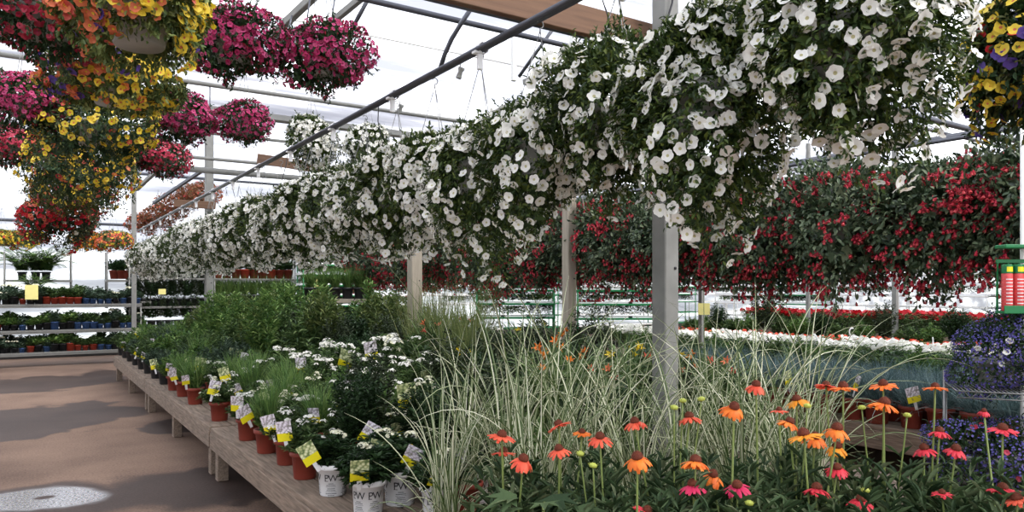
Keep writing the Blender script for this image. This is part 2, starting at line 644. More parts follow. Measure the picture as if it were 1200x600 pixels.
def shell_points(rng, n, rx, up, dn, lump, t_lo, t_hi, hollow=0.0, skirt=.3):
    d = sphere(rng, int(n * (1.6 if hollow else 1)))
    rz = np.where(d[:, 2] > 0, up, dn)
    az = np.arctan2(d[:, 1], d[:, 0])
    ph = lump.p
    sk = 1 + skirt * (np.cos(3 * az + ph[0]) * .5 + np.cos(5 * az + ph[1]) * .3 + np.cos(8 * az + ph[2]) * .2)
    rz = np.where(d[:, 2] < 0, rz * sk, rz)
    rad = lump(d)
    full = np.stack([d[:, 0] * rx, d[:, 1] * rx, d[:, 2] * rz], 1)
    # lower half keeps its width further down, like trailing stems
    lowf = np.clip(-d[:, 2], 0, 1)
    flare = 1 + .32 * lowf * (1 - lowf)
    full[:, :2] *= flare[:, None]
    full *= rad[:, None]
    nrm = norm(np.stack([d[:, 0] / rx, d[:, 1] / rx, d[:, 2] / np.maximum(rz, .05)], 1))
    t = t_lo + (t_hi - t_lo) * rng.random(len(d)) ** .6
    p = full * t[:, None]
    if hollow:
        keep = (p[:, 2] > 0.0) | (np.hypot(p[:, 0], p[:, 1]) > hollow)
        p, nrm, d = p[keep][:n], nrm[keep][:n], d[keep][:n]
    return p, nrm, d


def leaf_layer(g, rng, p, nrm, ll, lw, out=.55, rnd=.8, droop=.25, mi=0, t=T_LEAF):
    n = len(p)
    dr = np.where(nrm[:, 2:3] > .2, .25, -droop)
    y = nrm * out + rng.normal(size=(n, 3)) * rnd * .58 + np.array([0, 0, 1.0]) * dr
    up = nrm * .8 + np.array([0, 0, .7]) + rng.normal(size=(n, 3)) * .35
    s = ll * rng.uniform(.65, 1.25, n)
    g.scatter(t, p, frames(y, up), np.stack([s * lw / ll, s, s], 1), None if np.isscalar(mi) and mi == 0 else np.full(n, mi))


def basket_foliage(name, rng, rx, up, dn, n, ll, lw, mat, lump, hollow=0.0, skirt=.3, sprig=.09, core=900, mat2=None, frac2=.25):
    g = Geo()
    p, nr, d = shell_points(rng, n, rx, up, dn, lump, .72, 1.0, hollow, skirt)
    if mat2 is not None:
        k = rng.random(len(p)) < frac2
        leaf_layer(g, rng, p[~k], nr[~k], ll, lw)
        leaf_layer(g, rng, p[k], nr[k], ll, lw, mi=1)
    else:
        leaf_layer(g, rng, p, nr, ll, lw)
    if core:
        p, nr, d = shell_points(rng, core, rx, up, dn, lump, .35, .78, hollow, skirt)
        leaf_layer(g, rng, p, nr, ll * 2.4, lw * 3.2)
    # protruding sprigs: short shoots carrying leaves
    ns = int(n * sprig / 9)
    p, nr, d = shell_points(rng, ns, rx, up, dn, lump, .92, 1.0, hollow, skirt)
    if len(p):
        dirs = norm(nr + rng.normal(size=nr.shape) * .45 + np.where(nr[:, 2:3] > 0, .3, -.5) * np.array([0, 0, 1.0]))
        ln = rng.uniform(.03, .085, len(p)) * (rx / .34)
        P, N = [], []
        for k in range(9):
            P.append(p + dirs * (ln * (k + 1) / 9)[:, None])
            N.append(dirs)
        P, N = np.concatenate(P), np.concatenate(N)
        leaf_layer(g, rng, P, N, ll * .9, lw * .9, out=.5, rnd=.9)
    return g.mesh(name, [mat] + ([mat2] if mat2 is not None else []))


def flower_spots(rng, n, rx, up, dn, lump, hollow=0.0, skirt=.3, patch=.25, lo=-1.0, hi=1.0, t=(.95, 1.05), face_up=.15):
    pl = Lump(rng, 8, (3, 8), .5)
    P, N = [], []
    tot = 0
    while tot < n:
        p, nr, d = shell_points(rng, n * 2, rx, up, dn, lump, t[0], t[1], hollow, skirt)
        k = (pl(d) + rng.normal(size=len(d)) * .25 > 1 - patch) & (d[:, 2] > lo) & (d[:, 2] < hi)
        P.append(p[k])
        N.append(nr[k])
        tot += k.sum()
    p, nr = np.concatenate(P)[:n], np.concatenate(N)[:n]
    z = norm(nr + rng.normal(size=nr.shape) * .38 + np.array([0, 0, face_up]))
    return p, z


FLOWER_MESH = Geo().scatter(T_PET, np.zeros((1, 3)), np.eye(3)[None], np.ones(1)).mesh('petunia_flower', [M['petal_white'], M['throat']])
FLOWER_YELLOW = Geo().scatter(T_PET, np.zeros((1, 3)), np.eye(3)[None], np.ones(1)).mesh('yellow_flower', [M['petal_yellow'], M['petal_coral']])
FLOWER_CORAL = Geo().scatter(T_PET, np.zeros((1, 3)), np.eye(3)[None], np.ones(1)).mesh('coral_flower', [M['petal_coral'], M['petal_yellow']])


def flower_parts(root, p, R, s, me, limit=100, name='flower'):
    """the blossoms that show largest become parts of their own; returns a mask of the rest"""
    base = np.array(root.location)
    w = p + base
    v = norm(CAM - w)
    facing = (R[:, :, 2] * v).sum(1)
    rad = norm(p)
    front = (rad * v).sum(1)
    score = facing + front * 1.2
    order = np.argsort(-score)[:limit]
    order = order[(front[order] > -.1)]
    for i in order:
        o = bpy.data.objects.new(name, me)
        COL.objects.link(o)
        m = Matrix.Identity(4)
        for a in range(3):
            for b in range(3):
                m[a][b] = R[i, a, b] * s[i]
            m[a][3] = p[i, a]
        o.parent = root
        o.matrix_basis = m
    rest = np.ones(len(p), bool)
    rest[order] = False
    return rest


POT_W = pot_mesh('pot', .15, .105, .16, M['grey_plastic'])
SOIL_W = soil_mesh(.142, -.02)
PIPE_Z, ROW_X, RIM_Z = 2.86, 2.0, 2.28
HANG_W = hanger_mesh(.15, PIPE_Z - RIM_Z - .06)


def basket_root(name, label, cat, loc, group, pot=None, soil=None, hang=None, rotz=0.0):
    r = thing(name, label, cat, loc, rotz, group)
    obj('pot', pot or POT_W, r)
    obj('soil', soil or SOIL_W, r)
    if hang is not False:
        obj('hanger', hang or HANG_W, r)
    return r


rng = np.random.RandomState(7)
WHITE_GROUP = 'white petunia baskets under the irrigation pipe'


def white_label(i, extra=''):
    return f'white petunia hanging basket under the irrigation pipe, {ordinal(i)} from the near end' + extra


near_spec = [  # Y, rx, up, dn, dz, number of flowers
    (1.27, .265, .40, .36, .10, 620), (1.74, .25, .34, .46, .02, 560), (2.22, .29, .27, .34, .04, 460), (2.76, .29, .25, .44, 0.0, 480),
    (3.30, .30, .24, .48, -.02, 500)]
for i, (Y, rx, up, dn, dz, nf) in enumerate(near_spec):
    lump = Lump(rng, 10, (2, 6), .17)
    r = basket_root('white_petunia_basket', white_label(i), 'hanging basket', (ROW_X + rng.uniform(-.03, .03), Y, RIM_Z + dz), WHITE_GROUP,
                    hang=hanger_mesh(.15, PIPE_Z - RIM_Z - .06 - dz))
    obj('foliage', basket_foliage('foliage', rng, rx, up, dn, 11000 if i < 3 else 9000, .026, .0095, M['leaf_calib'], lump, skirt=.38, sprig=.14), r)
    p, z = flower_spots(rng, nf, rx, up, dn, lump, skirt=.38, patch=.6)
    R = frames_z(z, rng)
    s = rng.uniform(.018, .027, len(p))
    rest = flower_parts(r, p, R, s, FLOWER_MESH, 100 if i < 3 else 80)
    g = Geo().scatter(T_PET, p[rest], R[rest], s[rest])
    p2, z2 = flower_spots(rng, 50, rx, up, dn, lump, skirt=.38, patch=.5)
    g.scatter(T_PET, p2, frames_z(z2, rng), np.stack([rng.uniform(.007, .01, 50)] * 2 + [np.full(50, .03)], 1))
    stuff(obj('blossoms', g.mesh('blossoms', [M['petal_white'], M['throat']]), r))

white_far = []
for v in range(4):
    lump = Lump(rng, 10, (2, 6), .17)
    rx, up, dn = .30, .27, .40
    fo = basket_foliage('foliage', rng, rx, up, dn, 5000, .030, .012, M['leaf_calib'], lump, skirt=.36, sprig=.12, core=600)
    p, z = flower_spots(rng, 520, rx, up, dn, lump, skirt=.36, patch=.3)
    bl = Geo().scatter(T_PET, p, frames_z(z, rng), rng.uniform(.021, .03, len(p))).mesh('blossoms', [M['petal_white'], M['throat']])
    white_far.append((fo, bl))
protos = []
for i in range(5, 29):
    Y = 3.28 + (i - 4) * .545
    v = i % 4
    loc = (ROW_X + rng.uniform(-.04, .04), Y, RIM_Z + rng.uniform(-.03, .03))
    if len(protos) <= v:
        r = basket_root('white_petunia_basket', white_label(i), 'hanging basket', loc, WHITE_GROUP)
        obj('foliage', white_far[i % 4][0], r)
        stuff(obj('blossoms', white_far[i % 4][1], r))
        protos.append(r)
        protos_rot = 0
    else:
        dup(protos[v], loc, rng.uniform(0, 6.3), white_label(i))
for px, py, d, sc, lb in [(365, 160, 7.6, .86, 'round white petunia basket hung from a cross tube beyond the irrigation pipe'),
                          (432, 166, 7.6, .74, 'smaller white petunia basket beyond the irrigation pipe, next to the round one'),
                          ]:
    dup(protos[0 if px < 400 else 2], at(px, py, d), rng.uniform(0, 6), lb, 'white baskets on the cross tube', sc=sc)


# ---- fuchsia row
FUCH_G = 'red fuchsia baskets in the long row beyond the bench'
fuch = []
for v in range(4):
    lump = Lump(rng, 10, (2, 6), .2)
    rx, up, dn = .44, .40, .46
    fo = basket_foliage('foliage', rng, rx, up, dn, 4200, .048, .022, M['leaf_fuchsia'], lump, skirt=.3, sprig=.22, core=500)
    pc, z = flower_spots(rng, 92, rx, up, dn, lump, skirt=.3, patch=.8, hi=.8, t=(.94, 1.02))
    p = np.repeat(pc, 9, 0) + rng.normal(size=(92 * 9, 3)) * np.array([.024, .024, .022])
    down = norm(rng.normal(size=p.shape) * .35 + np.array([0, 0, 1.0]))
    bl = Geo().scatter(T_FUCH, p, frames_z(down, rng), rng.uniform(.026, .042, len(p)))
    p, z = flower_spots(rng, 150, rx, up, dn, lump, skirt=.3, patch=.25, hi=-.5, t=(1.0, 1.12))
    down = norm(rng.normal(size=p.shape) * .3 + np.array([0, 0, 1.0]))
    bl.scatter(T_FUCH, p, frames_z(down, rng), rng.uniform(.026, .04, len(p)))
    fuch.append((fo, bl.mesh('blossoms', [M['petal_fuchsia'], M['corolla']])))
fp = []
HANG_F = hanger_mesh(.15, .46)
for i in range(19):
    Y = 1.35 + i * .62
    loc = (5.1 + rng.uniform(-.05, .05), Y, 2.1 + rng.uniform(-.05, .05) + (-.02 if i < 6 else .04))
    lb = f'red fuchsia basket above the second aisle, {ordinal(i)} in the first row from the near end'
    if i < 4:
        r = basket_root('fuchsia_basket', lb, 'hanging basket', loc, FUCH_G, hang=HANG_F)
        obj('foliage', fuch[i][0], r)
        stuff(obj('blossoms', fuch[i][1], r))
        fp.append(r)
    else:
        dup(fp[i % 4], loc, rng.uniform(0, 6.3), lb)
for i in range(13):
    loc = (7.3 + rng.uniform(-.05, .05), 1.9 + i * .72, 2.36 + rng.uniform(-.05, .05))
    dup(fp[(i + 1) % 4], loc, rng.uniform(0, 6.3), f'red fuchsia basket in the farther fuchsia row, {ordinal(i)} from the near end',
        'red fuchsia baskets in the farther row')


# ---- pink petunia baskets
pinks = []
POT_S = pot_mesh('pot', .125, .09, .14, M['grey_plastic'])
SOIL_S = soil_mesh(.118, -.02)
HANG_S = hanger_mesh(.125, .55)
for v in range(3):
    lump = Lump(rng, 10, (2, 6), .12)
    rx, up, dn = .26, .2, .2
    fo = basket_foliage('foliage', rng, rx, up, dn, 3600, .024, .011, M['leaf_dark'], lump, skirt=.25, sprig=.1, core=400, mat2=M['petal_rose'], frac2=.12)
    p, z = flower_spots(rng, 760, rx, up, dn, lump, skirt=.25, patch=.75, lo=-.85)
    bl = Geo().scatter(T_PET, p, frames_z(z, rng), rng.uniform(.011, .0185, len(p))).mesh('blossoms', [M['petal_pink'] if v != 2 else M['petal_rose'], M['throat_dark']])
    pinks.append((fo, bl))
pp = []
pink_list = [
    (380, 63, 4.33, 1.0, 0, 'full pink petunia basket hanging on its own closest to the irrigation pipe'),
    (275, 46, 4.08, .98, 0, 'bright pink petunia basket hanging just beside the near yellow and coral basket'),
    (52, 12, 3.3, .98, 2, 'deep pink petunia basket tucked on the wall side of the near yellow and coral basket'),
    (30, 116, 4.7, .86, 0, 'pink petunia basket at the picture edge below the deep pink basket'),
    (212, 136, 5.7, .92, 0, 'pink petunia basket one cross tube farther in, touching the yellow basket row'),
    (286, 143, 5.94, .82, 1, 'pink petunia basket with bare greenish crown, one cross tube farther in'),
    (8, 168, 6.5, .9, 2, 'rose petunia basket cut off by the picture edge, two cross tubes farther in'),
    (46, 172, 7.0, .72, 2, 'small rose petunia basket between the edge basket and the mixed row'),
    (152, 180, 8.0, .9, 2, 'rose petunia basket two cross tubes farther in, against the mixed row'),
    (191, 184, 8.2, 1.0, 2, 'wide rose petunia basket two cross tubes farther in, clear of the others'),
]
for px, py, d, sc, v, lb in pink_list:
    if len(pp) <= v or pp[v] is None:
        while len(pp) <= v:
            pp.append(None)
        r = basket_root('pink_petunia_basket', lb, 'hanging basket', at(px, py, d), 'pink petunia baskets', POT_S, SOIL_S, HANG_S)
        r.scale = (sc, sc, sc)
        obj('foliage', pinks[v][0], r)
        stuff(obj('blossoms', pinks[v][1], r))
        pp[v] = r
    else:
        dup(pp[v], at(px, py, d), rng.uniform(0, 6.3), lb, sc=sc)


# ---- mixed yellow / coral / purple baskets over the aisle
def mixed(label, loc, rx, up, dn, nf, cols, parts=0, hollow=.15, name='mixed_petunia_basket', n=6000, rotz=0.0, mat=None, group='mixed flower baskets over the aisle'):
    """cols: list of (material, throat, azimuth centre or None, share)"""
    lump = Lump(rng, 10, (2, 6), .15)
    r = basket_root(name, label, 'hanging basket', loc, group, POT_S, SOIL_S, HANG_S, 0)
    obj('foliage', basket_foliage('foliage', rng, rx, up, dn, n, .028, .012, mat or M['leaf_mid'], lump, hollow, .3, .12, 500, M['leaf_olive'], .35), r)
    for (mt, th, az, share, key) in cols:
        k = int(nf * 1.35 * share)
        p, z = flower_spots(rng, k * 3, rx, up, dn, lump, hollow, .3, .3)
        if az is not None:
            a = np.arctan2(p[:, 1], p[:, 0])
            dd = np.abs((a - az + PI) % (2 * PI) - PI)
            o = np.argsort(dd + rng.normal(size=len(dd)) * .5)[:k]
        else:
            o = np.arange(k)
        p, z = p[o], z[o]
        R = frames_z(z, rng)
        s = rng.uniform(.017, .026, len(p))
        rest = np.ones(len(p), bool)
        if parts:
            me = Geo().scatter(T_PET, np.zeros((1, 3)), np.eye(3)[None], np.ones(1)).mesh(key + '_flower', [mt, th])
            rest = flower_parts(r, p, R, s, me, int(parts * share), key + '_flower')
        if rest.any():
            stuff(obj(key + '_blossoms', Geo().scatter(T_PET, p[rest], R[rest], s[rest]).mesh(key + '_blossoms', [mt, th]), r))
    return r


Yl, Co, Pu, Pk = M['petal_yellow'], M['petal_coral'], M['petal_purple'], M['petal_pink']
AZR, AZL = -.75, -2.6     # towards the pipe side / the wall side
mixed('yellow and coral petunia basket with grey pot base showing, nearest over the aisle', at(163, 12, 2.8), .275, .24, .20, 240,
      [(Co, Yl, AZL, .5, 'coral'), (Yl, Co, AZR, .5, 'yellow'), (Pu, Pu, None, .05, 'purple')], 90)
mixed('yellow, coral and purple petunia basket, second over the aisle, below the grey-based one', at(133, 92, 3.9), .34, .24, .15, 300,
      [(Co, Yl, AZL, .34, 'coral'), (Yl, Co, AZR, .5, 'yellow'), (Pu, Pu, -3.0, .2, 'purple')], 100)
mixed('mostly yellow petunia basket, third over the aisle', at(110, 146, 5.0), .36, .24, .24, 190,
      [(Co, Yl, AZL, .2, 'coral'), (Yl, Co, None, .8, 'yellow')], 0, mat=M['leaf_dark'])
mixed('yellow and rust petunia basket, fourth over the aisle', at(98, 188, 6.1), .42, .26, .34, 200,
      [(Co, Yl, None, .3, 'coral'), (Yl, Co, None, .7, 'yellow')], 0, mat=M['leaf_dark'])
mixed('dusky olive and rose basket, fifth over the aisle', at(84, 218, 7.3), .36, .2, .26, 200,
      [(M['petal_rose'], Yl, None, .7, 'rose'), (Yl, Co, None, .3, 'yellow')], 0, mat=M['leaf_olive'])
mixed('large dark red basket with pale top flowers, last hanging over the aisle', at(70, 252, 7.9), .36, .22, .32, 520,
      [(M['petal_red'], M['throat_dark'], None, .72, 'red'), (M['petal_coral'], M['throat_dark'], None, .2, 'coral'), (M['petal_cream'], M['throat'], 0, .08, 'cream')], 0, n=7000, mat=M['leaf_purple'])
mixed('yellow and purple basket hanging near the pale corner upright', at(1200, 62, 2.75), .2, .24, .26, 190,
      [(Yl, Co, 2.4, .5, 'yellow'), (Pu, Pu, None, .45, 'purple'), (M['petal_red'], Yl, PI, .05, 'red')], 60, mat=M['leaf_dark'], hollow=0)
# far row near the end wall
for px, py, kind, lb in [(2, 279, 0, 'yellow basket at the picture edge in the low far row before the end wall'),
                         (28, 279, 0, 'yellow and red basket in the low far row, beside the dark red basket'),
                         (103, 281, 1, 'orange basket in the low far row, just past the dark red basket'),
                         (133, 281, 2, 'coral and lime basket in the low far row, beside the corner post')]:
    c = [[(Yl, Co, None, .75, 'yellow'), (M['petal_red'], Yl, None, .25, 'red')], [(M['petal_orange'], Yl, None, .8, 'orange'), (Yl, Co, None, .2, 'yellow')],
         [(Co, Yl, None, .8, 'coral'), (Yl, Yl, AZR, .2, 'yellow')]][kind]
    mixed(lb, at(px, py, 13), .29, .17, .2, 260, c, 0, n=1800, group='baskets in the low far row')
for px, py, d, k in [(166, 262, 17.2, 0), (185, 253, 17.0, 1), (204, 243, 16.8, 2), (222, 232, 16.6, 3), (238, 226, 16.4, 4)]:
    mixed(f'rusty orange basket behind the pale end of the irrigation pipe, {ordinal(k)} from the corner post', at(px, py, d), .36, .26, .28, 240,
          [(M['leaf_rust'], M['leaf_rust'], None, .8, 'rust'), (Co, Co, None, .2, 'coral')], 0, n=1800, mat=M['leaf_rust'], group='rusty orange baskets')


# ------------------------------------------------------------------ the greenhouse shell
X0, X1, Y0, Y1 = -6.0, 33.0, -7.0, 20.6
EAVE, RIDGE = 4.6, 6.3


def quad_obj(name, pts, mat, nx=1):
    g = Geo()
    g.faces(pts, [[0, 1, 2, 3]])
    return struct(obj(name, g.mesh(name, mat, False)))


fg = Geo()
fg.box(((X0 + X1) / 2, (Y0 + Y1) / 2, -.05), (X1 - X0, Y1 - Y0, .1))
struct(obj('floor', fg.mesh('floor', M['floor'], False)))
quad_obj('wall_back', [(X0, Y1, 0), (X1, Y1, 0), (X1, Y1, EAVE), (X0, Y1, EAVE)], M['film'])
quad_obj('wall_front', [(X0, Y0, 0), (X1, Y0, 0), (X1, Y0, EAVE), (X0, Y0, EAVE)], M['film'])
for nm, xx in (('wall_left', X0), ('wall_right', X1)):
    g = Geo()
    pr = [(Y0, EAVE), (-2.0, RIDGE), (2.95, EAVE), (7.85, RIDGE), (12.75, EAVE), (16.7, RIDGE), (Y1, EAVE)]
    V = [(xx, y, 0) for y, z in pr] + [(xx, y, z) for y, z in pr]
    n = len(pr)
    g.faces(V, [[i, i + 1, n + i + 1, n + i] for i in range(n - 1)])
    struct(obj(nm, g.mesh(nm, M['film'], False)))
g = Geo()
V = [(x, y, z) for y, z in pr for x in (X0, X1)]
g.faces(V, [[2 * i, 2 * i + 1, 2 * i + 3, 2 * i + 2] for i in range(n - 1)])
struct(obj('ceiling', g.mesh('ceiling', M['film'], False)))
g = Geo()
g.box(((X0 + X1) / 2, Y1 - .06, .16), (X1 - X0 - .1, .08, .32))
struct(obj('shade_strip_back', g.mesh('shade_strip', plain('under_cart_shade', srgb(48, 45, 43), rough=.8), False)))  # dark strip added along the end wall, standing in for shade under the cart
# roof purlins, gutters and wall rails belong to the shell
ti = 0


def trim(pts, r, mat, seg=8):
    global ti
    ti += 1
    g = Geo()
    g.tube(pts, r, seg)
    return struct(obj(f'trim_{ti}', g.mesh('trim', mat)))


def trim_box(c, size, mat):
    global ti
    ti += 1
    g = Geo()
    g.box(c, size, ch=.006)
    return struct(obj(f'trim_{ti}', g.mesh('trim', mat, False)))


for yy in (2.95, 12.75):
    trim_box(((X0 + X1) / 2, yy, EAVE - .05), (X1 - X0 - .1, .2, .1), M['steel'])
for yy in (5.4, 10.3):
    zz = EAVE + (RIDGE - EAVE) * (1 - abs(yy - 7.85) / 4.9) - .05
    trim([(X0 + .05, yy, zz), (X1 - .05, yy, zz)], .016, M['white_paint'])
trim([(X0 + .05, 7.85, RIDGE - .05), (X1 - .05, 7.85, RIDGE - .05)], .02, M['white_paint'])
trim([(X0 + .05, 16.7, RIDGE - .05), (X1 - .05, 16.7, RIDGE - .05)], .02, M['white_paint'])
trim([(X0 + .05, 20.5, 3.21), (X1 - .05, 20.5, 3.24)], .035, M['dark_steel'])
trim([(X0 + .05, 20.5, 4.52), (X1 - .05, 20.5, 4.52)], .035, M['dark_steel'])


# ---- posts, beams and braces
def bar(name, a, b, w, mat, label, cat, group=None, round_=False, h=None):
    a, b = Vector(a), Vector(b)
    mid = (a + b) / 2
    L = (b - a).length
    g = Geo()
    q = (b - a).to_track_quat('X', 'Z').to_matrix()
    if round_:
        g.tube([(-L / 2, 0, 0), (L / 2, 0, 0)], w / 2, 12)
    else:
        g.box((0, 0, 0), (L, w, h or w), ch=min(w, h or w) * .08)
    o = obj(name, g.mesh(name, mat, round_))
    o.location = mid
    o.rotation_euler = q.to_euler()
    return tag(o, label, cat, group)


def post(label, loc, w, h, mat, name='support_post', cable=False, rotz=0.0):
    r = thing(name, label, 'post', loc, rotz)
    g = Geo()
    g.box((0, 0, h / 2), (w, w, h), ch=.006)
    obj('shaft', g.mesh('shaft', mat, False), r)
    g = Geo()
    g.box((0, 0, .006), (w * 2, w * 2, .012), ch=.002)
    obj('base_plate', g.mesh('base_plate', mat, False), r)
    for z in (1.72, 2.75, 3.02):
        if z < h:
            g = Geo()
            g.lathe([(.0, -.002), (.008, -.002), (.008, .004), (0, .004)], 10)
            b = obj('bolt', g.mesh('bolt', M['cable']), r, (w * .2, -w / 2 - .001, z), (PI / 2, 0, 0))
    if cable:
        g = Geo()
        g.tube([(w * .2, -w / 2 - .012, 4.4), (w * .1, -w / 2 - .014, 3.4), (-w * .2, -w / 2 - .02, 3.15), (-w / 2 - .012, -w / 2 - .012, 3.02),
                (-w / 2 - .016, -w * .3, 2.9), (-w / 2 - .012, -w * .3, 2.5)], .006, 6)
        obj('cable', g.mesh('cable', M['cable']), r)
        g = Geo()
        g.box((0, 0, 3.0), (w + .008, w + .008, .012))
        obj('strap', g.mesh('strap', M['cable'], False), r)
    return r


post('square galvanized steel post rising through the variegated grasses', (2.93, 2.9, 0), .105, EAVE - .1, M['steel'], cable=True)
p_ = at(245, 340, 12)
post('pale steel post beyond the white basket row, wooden board fixed across it', (p_.x, p_.y, 0), .12, EAVE - .02, M['steel'])
p_ = at(157, 340, 15.6)
post('thin steel corner post beside the far shelving carts', (p_.x, p_.y, 0), .09, EAVE + .3, M['steel'])
p_ = at(486, 340, 9.3)
post('pale timber post standing behind the tan grasses', (p_.x, p_.y, 0), .145, 3.0, M['pale_wood'], 'timber_post')
p_ = at(667, 340, 7.6)
post('pale timber post under the red fuchsia row, behind the daylilies', (p_.x, p_.y, 0), .11, 3.1, M['pale_wood'], 'timber_post')
p_ = at(822, 340, 11)
post('slender grey post under the fuchsias beside the cream sign', (p_.x, p_.y, 0), .07, 3.0, M['steel'])
p_ = at(1049, 340, 14)
post('grey steel post among the far seedling racks', (p_.x, p_.y, 0), .075 * 1.2, EAVE, M['steel'])
p_ = at(947, 340, 15)
post('thin grey post in front of the far seedling racks', (p_.x, p_.y, 0), .07, EAVE, M['steel'])

bar('timber_beam', (-5.9, 3.04, 3.03), (4.6, 3.04, 3.03), .045, M['beam_wood'], 'brown timber cross beam bolted behind the steel post', 'beam', h=.15)
bar('timber_beam', at(303, 186, 9.6), at(382, 198, 8.9), .05, M['beam_wood'], 'short brown timber board across the roof frame, far beyond the irrigation pipe', 'beam', h=.13)
bar('timber_beam', at(205, 238, 12.05), at(252, 241, 11.9), .05, M['beam_wood'], 'low brown timber board on the pale post above the white baskets', 'beam', h=.12)
G_T = 'cross tubes of the roof frame'
for k, (y_, z_, r_, m_, x_a, x_b, lb) in enumerate([
    (4.2, 3.48, .07, 'dark_steel', -5.9, 32.8, 'thick grey cross tube of the roof frame nearest the timber beam'),
    (5.0, 3.70, .045, 'dark_steel', -5.9, 32.8, 'thinner grey cross tube of the roof frame behind the thick one'),
    (11.5, 3.54, .05, 'steel', -5.9, 32.8, 'lowest pale cross tube of the far roof frame'),
    (11.6, 3.38, .09, 'steel', 1.2, 32.8, 'flat pale cross bar of the far roof frame under the lowest tube'),
    (11.5, 3.92, .05, 'steel', -5.9, 32.8, 'upper pale cross tube of the far roof frame'),
    (7.7, 3.63, .045, 'steel', -5.9, 32.8, 'pale cross tube carrying the round white baskets'),
]):
    bar('cross_tube', (x_a, y_, z_), (x_b, y_, z_), r_, M[m_], lb, 'tube', G_T, True)
G_S = 'roof struts'
for (a, b, w, m_, lb) in [
    ((310, 50, 6.3), (372, -8, 6.0), .06, 'steel', 'thick slanting steel strut beside the full pink basket'),
    ((384, 30, 6.3), (428, -6, 6.1), .05, 'steel', 'slanting steel strut behind the full pink basket'),
    ((408, 42, 6.3), (432, -2, 6.1), .035, 'dark_steel', 'narrow dark strut above the full pink basket'),
    ((336, 46, 6.0), (342, 18, 6.0), .014, 'dark_steel', 'thin hanging rod at the wall side of the full pink basket'),
    ((356, 50, 5.4), (364, -6, 5.4), .012, 'dark_steel', 'thin upright rod above the full pink basket'),
    ((386, 40, 5.4), (393, -6, 5.4), .012, 'dark_steel', 'second thin upright rod above the full pink basket'),
    ((602, 95, 8), (602, 42, 8), .05, 'white_paint', 'pale upright bar seen between the irrigation pipe and the white baskets'),
    ((608, 90, 7.4), (648, 34, 7.2), .035, 'dark_steel', 'dark slanting strut meeting the cross tube over the white baskets'),
    ((672, 78, 8), (672, 40, 8), .08, 'white_paint', 'broad pale upright bar above the white baskets'),
    ((614, 97, 8.2), (672, 74, 7.8), .06, 'steel', 'low slanting bar just above the white baskets'),
    ((704, 52, 6.2), (716, 16, 6.0), .05, 'dark_steel', 'short slanting strut under the timber beam'),
    ((796, 29, 6.0), (884, -8, 5.4), .09, 'steel', 'flat steel rafter running up behind the near white basket'),
    ((160, 222, 15), (184, 200, 14.6), .07, 'steel', 'knee brace on the thin corner post'),
    ((198, 182, 12.3), (238, 152, 12), .08, 'steel', 'knee brace on the pale steel post'),
    ((180, 238, 13), (243, 196, 12), .05, 'dark_steel', 'slanting drip line above the rusty orange baskets'),
    ((246, 160, 10), (246, 100, 10), .018, 'dark_steel', 'thin rod rising from the pale steel post'),
]:
    bar('roof_strut', at(*a), at(*b), w, M[m_], lb, 'strut', G_S, w < .04)
bar('hanging_rail', (.37, .2, 3.30), (.37, 9.5, 3.30), .04, M['dark_steel'], 'grey rail over the aisle from which the mixed baskets hang', 'rail', None, True)
g = Geo()
g.tube([at(516, 80, 5.6), at(521, 64, 5.55), at(529, 46, 5.5), at(540, 28, 5.45), at(556, 4, 5.4)], .018, 8)
tag(obj('roof_bow', g.mesh('roof_bow', M['dark_steel'])), 'curved grey roof bow crossing behind the irrigation pipe', 'bow')


# ---- irrigation pipes above the basket rows
def pipe(label, x, z, ya, yb, step, r1=.021, r2=.013, tubes=True, mat='dark_steel'):
    r = thing('irrigation_pipe', label, 'pipe', (x, ya, z))
    g = Geo()
    g.tube([(0, 0, 0), (0, yb - ya, 0)], r1, 12)
    obj('rail', g.mesh('rail', M[mat]), r)
    g = Geo()
    g.tube([(-.038, 0, -.014), (-.038, yb - ya, -.014)], r2, 10)
    obj('water_line', g.mesh('water_line', M['dark_steel']), r)
    gc = Geo()
    gc.lathe([(.028, -.02), (.032, -.02), (.032, .02), (.028, .02)], 10)
    gc.box((-.03, -.026, 0), (.04, .012, .036))
    gc.box((-.012, -.07, 0), (.03, .085, .022), ch=.004)
    cm = gc.mesh('clip', M['white_plastic'], False)
    gt = Geo()
    gt.tube([(-.03, 0, -.01), (-.06, .03, -.12), (-.05, .07, -.28), (.02, .1, -.42)], .0035, 5)
    tm = gt.mesh('drip_tube', M['cable'])
    k = 0
    y = .3
    while y < yb - ya:
        obj('clip', cm, r, (-.004, y, -.004), (PI / 2, 0, 0))
        if tubes and k % 2 == 0:
            obj('drip_tube', tm, r, (0, y + .2, 0), (0, 0, (k * 1.3) % 6))
        y += step
        k += 1
    return r


pipe('long grey irrigation pipe running above the white petunia row', ROW_X - .02, PIPE_Z, -.3, 17.2, 1.09)
pipe('grey irrigation pipe above the near red fuchsia row', 5.08, 2.6, .4, 13, 1.24, tubes=False)
pipe('grey irrigation pipe above the farther red fuchsia row', 7.3, 3.06, .4, 12, 1.24, tubes=False)
for k, (px, py, ya) in enumerate([(168, 236, 0)]):
    pass
